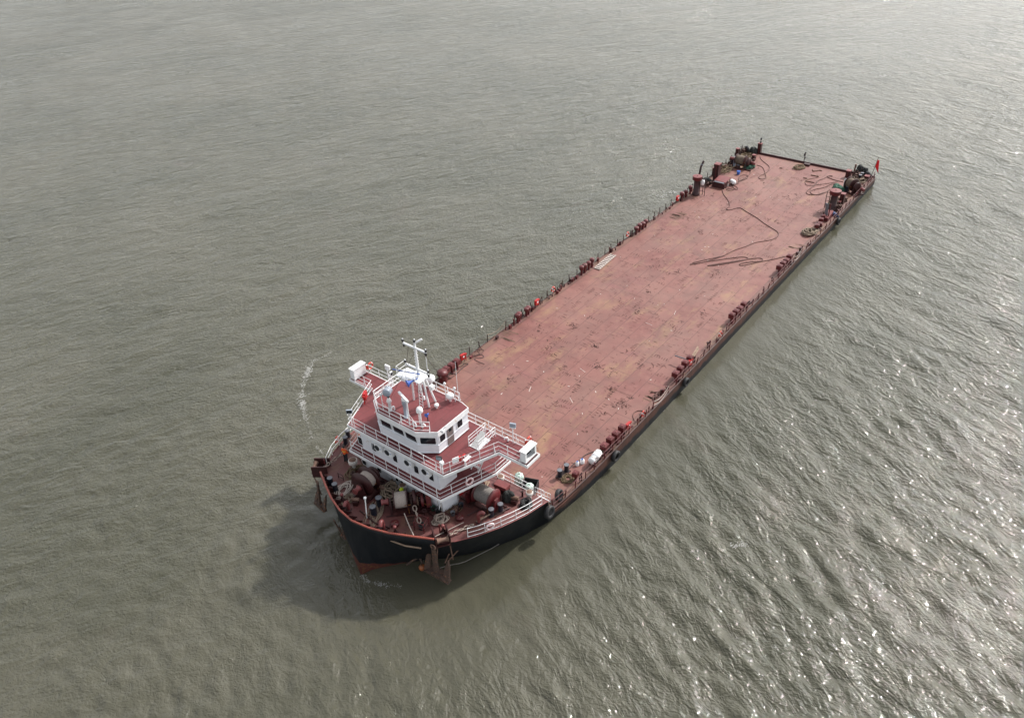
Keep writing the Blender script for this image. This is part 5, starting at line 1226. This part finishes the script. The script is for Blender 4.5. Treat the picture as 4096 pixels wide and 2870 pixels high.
# person ------------------------------------------------------------
def person(loc, rz, lb):
    t = thing('person', loc, lb, 'person', rz=rz)
    V_ = [(0,0,.95),(0,0,1.15),(0,0,1.40),(0,0,1.50),(.02,0,1.60),(.03,0,1.70),          # pelvis, waist, chest, neck, head, crown
          (0,.10,.90),(.02,.12,.50),(-.02,.13,.09),(.12,.14,.04),                             # left leg
          (0,-.10,.90),(.0,-.11,.50),(-.04,-.12,.09),(.10,-.13,.04),
          (0,.19,1.42),(.0,.27,1.17),(.10,.26,.95),(.13,.25,.88),                             # left arm, wrist, palm
          (0,-.19,1.42),(-.02,-.28,1.17),(.08,-.27,.95),(.11,-.26,.88)]
    E_ = [(0,1),(1,2),(2,3),(3,4),(4,5),(0,6),(6,7),(7,8),(8,9),(0,10),(10,11),(11,12),(12,13),(2,14),(14,15),(15,16),(16,17),(2,18),(18,19),(19,20),(20,21)]
    Rr = [.13,.12,.15,.055,.095,.07,.09,.062,.045,.04,.09,.062,.045,.04,.065,.045,.033,.038,.065,.045,.033,.038]
    for base, s_ in ((17,1),(21,-1)):
        bx, by, bz = V_[base]
        for k_ in range(5):
            off = (k_-2)*.016; Lf = (.055,.08,.088,.082,.065)[k_] if k_ else .05
            i0 = len(V_); V_ += [(bx+.012+off*.8,by+.01*s_,bz-.035 if k_ else bz-.0),(bx+.02+off*1.4+(.03 if k_ == 4 else 0),by,bz-.035-Lf)]; Rr += [.010,.008]; E_ += [(base,i0),(i0,i0+1)]
    me_ = bpy.data.meshes.new('body'); me_.from_pydata(V_, E_, [])
    o = bpy.data.objects.new('body', me_); C.objects.link(o); o.parent = t
    md_ = o.modifiers.new('skin','SKIN'); md_.use_smooth_shade = True
    if me_.skin_vertices:
        for i, r0_ in enumerate(Rr): me_.skin_vertices[0].data[i].radius = (r0_, r0_)
        me_.skin_vertices[0].data[0].use_root = True
    s2 = o.modifiers.new('sub','SUBSURF'); s2.levels = 1; s2.render_levels = 2
    me_.materials.append(M['skin'])
    b = B(); b.lathe([(.17,.90),(.18,1.0),(.165,1.15),(.195,1.32),(.19,1.42),(.12,1.49),(.07,1.51)], (0,0,0), 14, Matrix.Diagonal((.78,1.05,1,1))); 
    for s_ in (1,-1): b.tube([(0,s_*.17,1.43),(0,s_*.275,1.17),(.09,s_*.268,.98)], [.085,.07,.055], 8)
    b.build('jacket', M['orange_cloth'], t)
    b = B(); b.lathe([(.198,1.22),(.2,1.25),(.2,1.28)], (0,0,0), 14, Matrix.Diagonal((.80,1.06,1,1))); b.build('reflective_band', M['reflective'], t)
    b = B()
    for s_ in (1,-1): b.tube([(0,s_*.085,.97),(.01,s_*.115,.5),(-.02,s_*.125,.1)], [.125,.085,.07], 9)
    b.build('trousers', M['navy_cloth'], t)
    b = B()
    for s_ in (1,-1): b.box((.05,s_*.13,.045),(.28,.1,.09))
    b.build('boot', M['black'], t)
    b = B(); b.lathe([(.112,1.63),(.115,1.68),(.09,1.75),(.0,1.78)], (.01,0,0), 12); b.build('hair', M['hair'], t)
    b = B(); b.lathe([(.012,0),(.02,.02),(0,.05)], (.125,0,1.60), 6); [b.lathe([(0,-.008),(.010,0),(0,.008)], (.115,s_*.035,1.635), 6) for s_ in (1,-1)]; b.box((.118,0,1.555),(.01,.045,.010)); b.build('face_features', M['skin'], t)
    return t
p0 = atf(1386,1845); person((p0.x,p0.y,p0.z+.02), R(190), 'person in an orange jacket with yellow band and dark trousers on the starboard foredeck')

# ------------------------------------------------------------------ stern gear
def funnel(loc, lb):
    t = thing('mushroom_funnel', loc, lb, 'ventilator', 'tall maroon mushroom ventilators at the stern')
    b = B(); b.lathe([(.62,0),(.62,.35),(.48,.4),(.46,2.25)], (0,0,0), 22); b.build('trunk', M['maroon_dark'], t)
    b = B(); b.lathe([(.46,2.2),(.74,2.32),(.76,2.36),(.76,2.85)], (0,0,0), 24); b.build('hood', M['maroon'], t)
    b = B(); b.lathe([(.74,2.852),(.4,2.88),(0,2.9)], (0,0,0), 24); b.build('top_plate', M['maroon_pink'], t)
    b = B(); b.lathe([(.05,2.88),(.05,2.96),(0,2.97)], (0,0,0), 8); b.build('lifting_eye', M['maroon_dark'], t); return t
q = at(2783,778,0); f1_ = funnel((q.x,q.y,0), 'tall maroon mushroom ventilator at the starboard stern rail')
q = at(3328,838,0); dup(f1_, (q.x,q.y,0), .5, 'tall maroon mushroom ventilator near the port stern rail'); f1_.scale = (.9,.9,1)
def gate(loc, rz, lb, raft=None):
    t = thing('ladder_frame', loc, lb, 'ladder frame', rz=rz)
    b = B()
    for x, y in ((0,-.35),(0,.1),(.5,.35)): b.tube([(x,y,0),(x,y,2.5)], .05, 6)
    for z in (.6,1.2,1.8,2.4): b.tube([(0,-.35,z),(0,.1,z),(.5,.35,z)], .035, 5)
    b.build('post_frame', M['darkpost'], t)
    if raft:
        b = B(); b.lathe([(0,-.4),(.2,-.36),(.26,-.2),(.26,.2),(.2,.36),(0,.4)], (.1,.0,1.9), 12); b.build('white_canister', M['white'], t)
q = at(2806,778,0); gate((q.x,q.y,0), R(30), 'dark ladder frame with white canister beside the starboard mushroom ventilator', True)
q = at(3307,835,0); gate((q.x,q.y,0), R(10), 'dark ladder frame beside the port mushroom ventilator')
q = at(3304,878,0); t = thing('white_locker_board', (q.x,q.y,0), 'tall white-silver board leaning on a maroon post at the port stern', 'board', rz=R(60))
b = B(); b.box((0,0,1.3),(.45,.14,1.9), 0, Matrix.Rotation(R(-10),4,'Y')); b.build('board_body', M['steelgrey'], t); b = B(); b.box((0,.075,1.3),(.3,.01,1.5), 0, Matrix.Rotation(R(-10),4,'Y')); b.build('pale_face', M['white_dirty'], t)
b = B(); b.tube([(.3,0,0),(.3,0,2.4)], .07, 6); b.build('post', M['maroon'], t)
q = at(2799,693,.9); t = thing('exhaust_pipe', (q.x,q.y-.1,.2), 'slanted black exhaust pipe with grey band behind the starboard ventilator', 'pipe')
b = B(); b.tube([(0,0,0),(-.3,.05,1.6),(-.95,.1,2.3)], .16, 10); b.build('pipe_body', M['darkpost'], t); b = B(); b.tube([(-.45,.06,1.76),(-.6,.07,1.92)], .175, 10); b.build('band', M['steelgrey'], t)
def square_trunk(loc, w_, h_, lb, rz=0):
    t = thing('square_vent_trunk', loc, lb, 'vent trunk', 'square maroon vent trunks at the stern', rz=rz)
    b = B(); b.box((0,0,h_/2),(w_,w_*.9,h_)); b.build('trunk', M['maroon_dark'], t)
    b = B(); b.box((0,0,h_+.04),(w_*1.1,w_,.10)); b.build('lid', M['maroon_pink'], t)
    b = B(); b.tube([(w_*.5,0,.1),(w_*.52,0,h_)], .05, 6); b.build('side_pipe', M['maroon'], t); return t
for px, py, w_, h_, lb in ((2864,722,.85,2.6,'tall square maroon vent trunk at the starboard stern rail'),(2856,702,.5,1.2,'short square maroon vent trunk in front of the tall one, starboard'),(2947,628,.5,1.35,'slim maroon vent trunk by the starboard stern winch'),(3036,613,.6,1.6,'maroon vent trunk on the starboard stern corner'),(3365,815,.65,1.5,'maroon vent trunk between the port funnel and the rail'),(3354,825,.4,.7,'short reddish vent trunk by the port stern rail'),(3391,708,.7,1.0,'maroon vent trunk at the port end of the stern edge'),(3465,722,.7,.7,'low maroon box at the port stern corner'),(3014,640,.55,.8,'low maroon box near the stern edge, starboard')):
    q = at(px,py,0); square_trunk((q.x,q.y,0), w_, h_, lb)
def blk(px, py, d, mat, lb, name, cat, h0=0):
    q = at(px,py,h0); t = thing(name, (q.x,q.y,h0), lb, cat, rz=rr.uniform(-.2,.2)); b = B(); b.box((0,0,d[2]/2), d); b.build('body', mat, t)
    b = B(); b.box((0,0,d[2]+.02),(d[0]*.9,d[1]*.9,.05)); b.build('top', M['steelgrey'], t); return t
blk(2937,668,(.3,.3,1.1), M['greypaint'], 'grey control pillar beside the starboard stern winch', 'control_pillar', 'control stand')
blk(2951,675,(.45,.5,.6), M['darkpost'], 'dark control box with grey top by the starboard stern winch', 'control_box', 'control stand')
blk(3375,748,(.2,.2,1.3), M['white'], 'white lever post beside the port stern winch', 'lever_post', 'control stand')
def junk(px, py, num, spread, hmax, lb, name, seed):
    g_ = random.Random(seed); q = at(px, py, 0); t = thing(name, (q.x,q.y,.01), lb, 'gear heap')
    b = B()
    for _ in range(num): b.box((g_.uniform(-spread,spread), g_.uniform(-spread*.6,spread*.6), g_.uniform(.1,hmax*.6)), (g_.uniform(.15,.5),g_.uniform(.1,.35),g_.uniform(.1,.4)), g_.uniform(0,3))
    b.build('iron_block', M['rust_dark'], t); b = B()
    for _ in range(num):
        x, y = g_.uniform(-spread,spread), g_.uniform(-spread*.6,spread*.6); b.tube([(x,y,0),(x+g_.uniform(-.3,.3),y+g_.uniform(-.3,.3),g_.uniform(.4,hmax))], g_.uniform(.03,.07), 5)
    b.build('pipework', M['maroon_dark'], t)
for a_ in ((2975,612,12,.9,1.2,'dark heap of iron gear on the starboard stern corner'),(2925,650,9,.7,.9,'dark iron gear beside the starboard stern bollards'),(2835,742,8,.6,.9,'dark pipework between the starboard ventilator and the hatch'),(3425,712,14,1.,1.3,'dark heap of gear on the port stern corner'),(3455,722,8,.6,.9,'small dark gear heap close to the flagstaff'),(3350,840,10,.7,1.,'dark pipework between the port ventilator and the rail'),(3310,862,8,.6,.8,'dark gear around the foot of the leaning board'),(3378,800,9,.7,.8,'dark iron gear in front of the port stern bollards'),(3270,915,6,.5,.8,'small dark pipework behind the rope heap, port side'),(3005,650,7,.6,.8,'dark iron pieces aft of the green net, starboard')):
    junk(*a_, 'gear_heap', int(a_[0]))
# hatch with sloped lid
q = at(2880,745,0); t = thing('companion_hatch', (q.x,q.y,0), 'maroon companion hatch with open sloping lid at the starboard stern', 'hatch', rz=R(0))
b = B(); b.box((0,0,.38),(1.5,1.9,.76)); b.build('coaming', M['maroon_dark'], t)
b = B(); b.add([(-1.6,-.9,.95),(.3,-.9,.8),(.3,.9,.8),(-1.6,.9,.95),(-1.6,-.9,1.03),(.3,-.9,.88),(.3,.9,.88),(-1.6,.9,1.03)], [(0,3,2,1),(4,5,6,7),(0,1,5,4),(1,2,6,5),(2,3,7,6),(3,0,4,7)]); b.build('lid', M['maroon_pink'], t)
b = B(); b.box((.45,0,.83),(.5,1.5,.04)); b.build('vent_slats', M['steelgrey'], t)
b = B(); [b.tube([(-1.4,y,0),(-1.4,y,.95)], .05, 5) for y in (-.8,.8)]; b.build('lid_leg', M['maroon_dark'], t)
q = at(3328,880,0); t = thing('companion_hatch', (q.x,9.3,0), 'reddish sloping hatch box at the port stern rail', 'hatch')
b = B(); b.add([(-.9,-.4,0),(.9,-.4,0),(.9,.4,0),(-.9,.4,0),(-.9,-.4,.85),(.9,-.4,.45),(.9,.4,.45),(-.9,.4,.85)], [(0,3,2,1),(4,5,6,7),(0,1,5,4),(1,2,6,5),(2,3,7,6),(3,0,4,7)]); b.build('coaming', M['maroon'], t)
b = B(); b.add([(-.92,-.42,.87),(.92,-.42,.47),(.92,.42,.47),(-.92,.42,.87),(-.92,-.42,.92),(.92,-.42,.52),(.92,.42,.52),(-.92,.42,.92)], [(0,3,2,1),(4,5,6,7),(0,1,5,4),(1,2,6,5),(2,3,7,6),(3,0,4,7)]); b.build('lid', M['maroon_pink'], t)
for px, py, lb in ((3279,898,'box vent on the port rail beside the rope heap'),(3284,880,'box vent just forward of the port stern hatch'),(3268,905,'box vent nearest the rope heap at the port rail'),(3292,868,'box vent hard against the port stern hatch')):
    q = at(px,py,.6); dup(pv, (q.x, q.y, 0), .2, 'maroon '+lb, (.95,.95,.8))
q = at(2931,730,.3); t = thing('white_tank', (q.x,q.y,.0), 'white rounded tank lying beside the starboard stern hatch', 'tank', rz=R(60))
b = B(); b.lathe([(0,-.5),(.25,-.46),(.33,-.3),(.33,.3),(.25,.46),(0,.5)], (0,0,0), 16, Tax((0,0,.42),(1,0,0))); b.build('shell', M['white'], t); b = B(); [b.box((x,0,.08),(.08,.5,.16)) for x in (-.25,.25)]; b.build('cradle', M['darkpost'], t)
q = at(2906,738,.2); t = thing('grey_drum', (q.x,q.y,.0), 'small grey drum on its side by the white tank', 'drum', rz=R(60))
b = B(); b.lathe([(.2,-.35),(.2,.35)], (0,0,0), 14, Tax((0,0,.22),(1,0,0))); b.build('shell', M['gangway'], t); b = B(); b.lathe([(.215,-.02),(.215,.02)], (0,0,0), 14, Tax((0,0,.22),(1,0,0))); b.build('hoop', M['steelgrey'], t)
q = at(2953,697,0); t = thing('blue_bin', (q.x,q.y,.0), 'blue plastic bin beside the starboard stern rope pile', 'bin'); b = B(); b.lathe([(.22,0),(.28,.5),(.25,.5),(.2,.05)], (0,0,0), 12); b.build('bin_body', M['blue'], t); b = B(); b.lathe([(.29,.48),(.3,.52),(.27,.52)], (0,0,0), 12); b.build('rim', M['blue'], t)
def bundle(px, py, rx, ry, h_, mat, lb, seed, name='net_bundle', cat='net', fc=False):
    q = atf(px,py) if fc else at(px,py,0); g_ = random.Random(seed); vs = []; fs = []; n1, n2 = 12, 22
    ph = [g_.uniform(0,6) for _ in range(6)]
    for i in range(n1+1):
        t_ = i/n1
        for j in range(n2):
            a = 2*PI*j/n2; k_ = 1+.16*math.sin(3*a+ph[0])+.10*math.sin(7*a+ph[1]+t_*5)+.05*g_.uniform(-1,1)
            vs.append((rx*k_*math.cos(a)*math.cos(t_*PI/2*.98)**.6, ry*k_*math.sin(a)*math.cos(t_*PI/2*.98)**.6, h_*(math.sin(t_*PI/2)*(1+(1-t_)*(.3*math.sin(2*a+ph[2])+.15*g_.uniform(-1,1))))))
    for i in range(n1):
        for j in range(n2): fs.append((i*n2+j,i*n2+(j+1)%n2,(i+1)*n2+(j+1)%n2,(i+1)*n2+j))
    b = B(); b.add(vs, fs, False); o = b.build(name, mat, None, tuple(q), g_.uniform(0,3)); tag(o, lb, cat); return o
bundle(2996,672,1.1,.6,.55,M['green_net'],'green net bundle beside the starboard stern winch',1)
bundle(3352,757,1.3,.75,.6,M['green_net'],'dark green net bundle beside the port stern winch',2)
bundle(2830,728,.9,.6,.6,M['dark_cloth'],'dark canvas heap between the starboard ventilator and hatch',3,'canvas_heap','canvas')
bundle(3330,858,.9,.5,.4,M['blue_dark'],'blue tarpaulin heap by the port stern hatch',4,'tarpaulin_heap','tarpaulin')
bundle(3012,613,.8,.5,1.0,M['dark_cloth'],'black canvas-wrapped gear at the starboard stern corner',5,'canvas_heap','canvas')
bundle(3437,694,.6,.5,1.3,M['dark_cloth'],'black canvas hump at the port stern corner, nearer midships',6,'canvas_heap','canvas')
bundle(3458,702,.5,.4,1.2,M['dark_cloth'],'black canvas hump at the port stern corner, nearest the flag',7,'canvas_heap','canvas')
bundle(2035,2000,.55,.45,1.0,M['dark_cloth'],'dark green-brown canvas draped behind the red port winch',8,'canvas_heap','canvas',True)
bundle(2075,1944,.55,.4,.35,M['dark_cloth'],'dark net under the pale green floats',9)
# red cover box on port winch
p0 = atf(2010,1975); t = thing('winch_motor_box', (p0.x,p0.y,p0.z), 'red motor cover behind the port winch drum', 'motor box', rz=R(5)); b = B(); b.box((0,0,1.0),(.7,1.2,.35)); b.build('cover', M['maroon_pink'], t); b = B(); [b.tube([(x,y,0),(x,y,.9)], .05, 5) for x in (-.3,.3) for y in (-.5,.5)]; b.box((0,0,.5),(.5,.9,.5)); b.build('frame', M['maroon_dark'], t)
t = thing('pallet', atf(1925,1945), 'weathered wooden pallet under the port walkway stairs', 'pallet', rz=R(20)); b = B(); [b.box((0,-.5+i*.2,.14),(1.3,.14,.03)) for i in range(6)]; b.build('slats', M['wood'], t); b = B(); [b.box((x,0,.06),(.1,1.2,.1)) for x in (-.5,0,.5)]; b.build('bearers', M['wood'], t)
# stern mast
q = at(3216,653,0); t = thing('stern_light_mast', (.35,q.y,0), 'thin dark stern light mast at the middle of the transom', 'mast')
b = B(); b.tube([(0,0,0),(-.02,.05,1.9)], .06, 6); b.build('pole', M['darkpost'], t)
for z, y in ((1.75,.06),(1.5,-.06),(1.3,-.1),(.95,.12)):
    b = B(); b.lathe([(.08,0),(.1,.03),(.1,.16),(0,.18)], (0,y,z), 8); b.build('navigation_light', M['black'], t)
b = B(); b.box((.4,.7,.15),(.5,.9,.3)); b.build('foot_box', M['maroon_dark'], t)
q = at(3036,590,1.6); t = thing('corner_light', (at(3037,613,0).x, at(3037,613,0).y, 1.68), 'black light with pale band on the starboard stern trunk', 'lamp')
b = B(); b.lathe([(.1,0),(.12,.5),(.08,.55),(.14,.7),(.14,.85),(0,.9)], (0,0,0), 10); b.build('lamp_body', M['black'], t); b = B(); b.lathe([(.125,.42),(.13,.48),(.1,.5)], (0,0,0), 10); b.build('pale_band', M['white_dirty'], t)
q = at(3413,697,0); t = thing('leaning_post', (q.x,q.y,0), 'brown leaning post on the stern edge beside the maroon trunk', 'post'); b = B(); b.tube([(0,0,0),(0,.1,1.5)], [.1,.14], 8); b.build('post_body', M['rust'], t); b = B(); b.lathe([(.15,0),(.1,.12),(0,.14)], (0,.1,1.5), 8); b.build('post_head', M['rust'], t)
# flag
q = at(3484,706,0); t = thing('ensign_flag', (q.x,q.y,0), 'red flag on a leaning staff at the port stern corner', 'flag')
b = B(); b.tube([(0,0,0),(-.35,.35,2.9)], .035, 6); b.build('staff', M['darkpost'], t)
b = B(); nx, nz = 10, 8; vs = []
for i in range(nx+1):
    for j in range(nz+1):
        u, v = i/nx, j/nz; base = Vector((-.35,.35,2.9)).lerp(Vector((0,0,0)), .10+.36*v)
        d = Vector((.25,.62,-.35)).normalized()
        q2 = base+d*(u*.85*(.35+.65*v))+Vector((.10*math.sin(u*6+v*2), .06*math.cos(u*7), -.45*u*v)); vs.append(q2)
b.add(vs, [(i*(nz+1)+j,(i+1)*(nz+1)+j,(i+1)*(nz+1)+j+1,i*(nz+1)+j+1) for i in range(nx) for j in range(nz)], True); fl = b.build('flag_cloth', M['flagred'], t)
sm_ = fl.modifiers.new('thick','SOLIDIFY'); sm_.thickness = .01

# ------------------------------------------------------------------ render settings
scn.view_settings.view_transform = 'Standard'; scn.view_settings.look = 'None'; scn.view_settings.gamma = 1; scn.view_settings.exposure = 0.65
try:
    scn.cycles.max_bounces = 6; scn.cycles.sample_clamp_indirect = 6; scn.cycles.sample_clamp_direct = 0
except Exception: pass
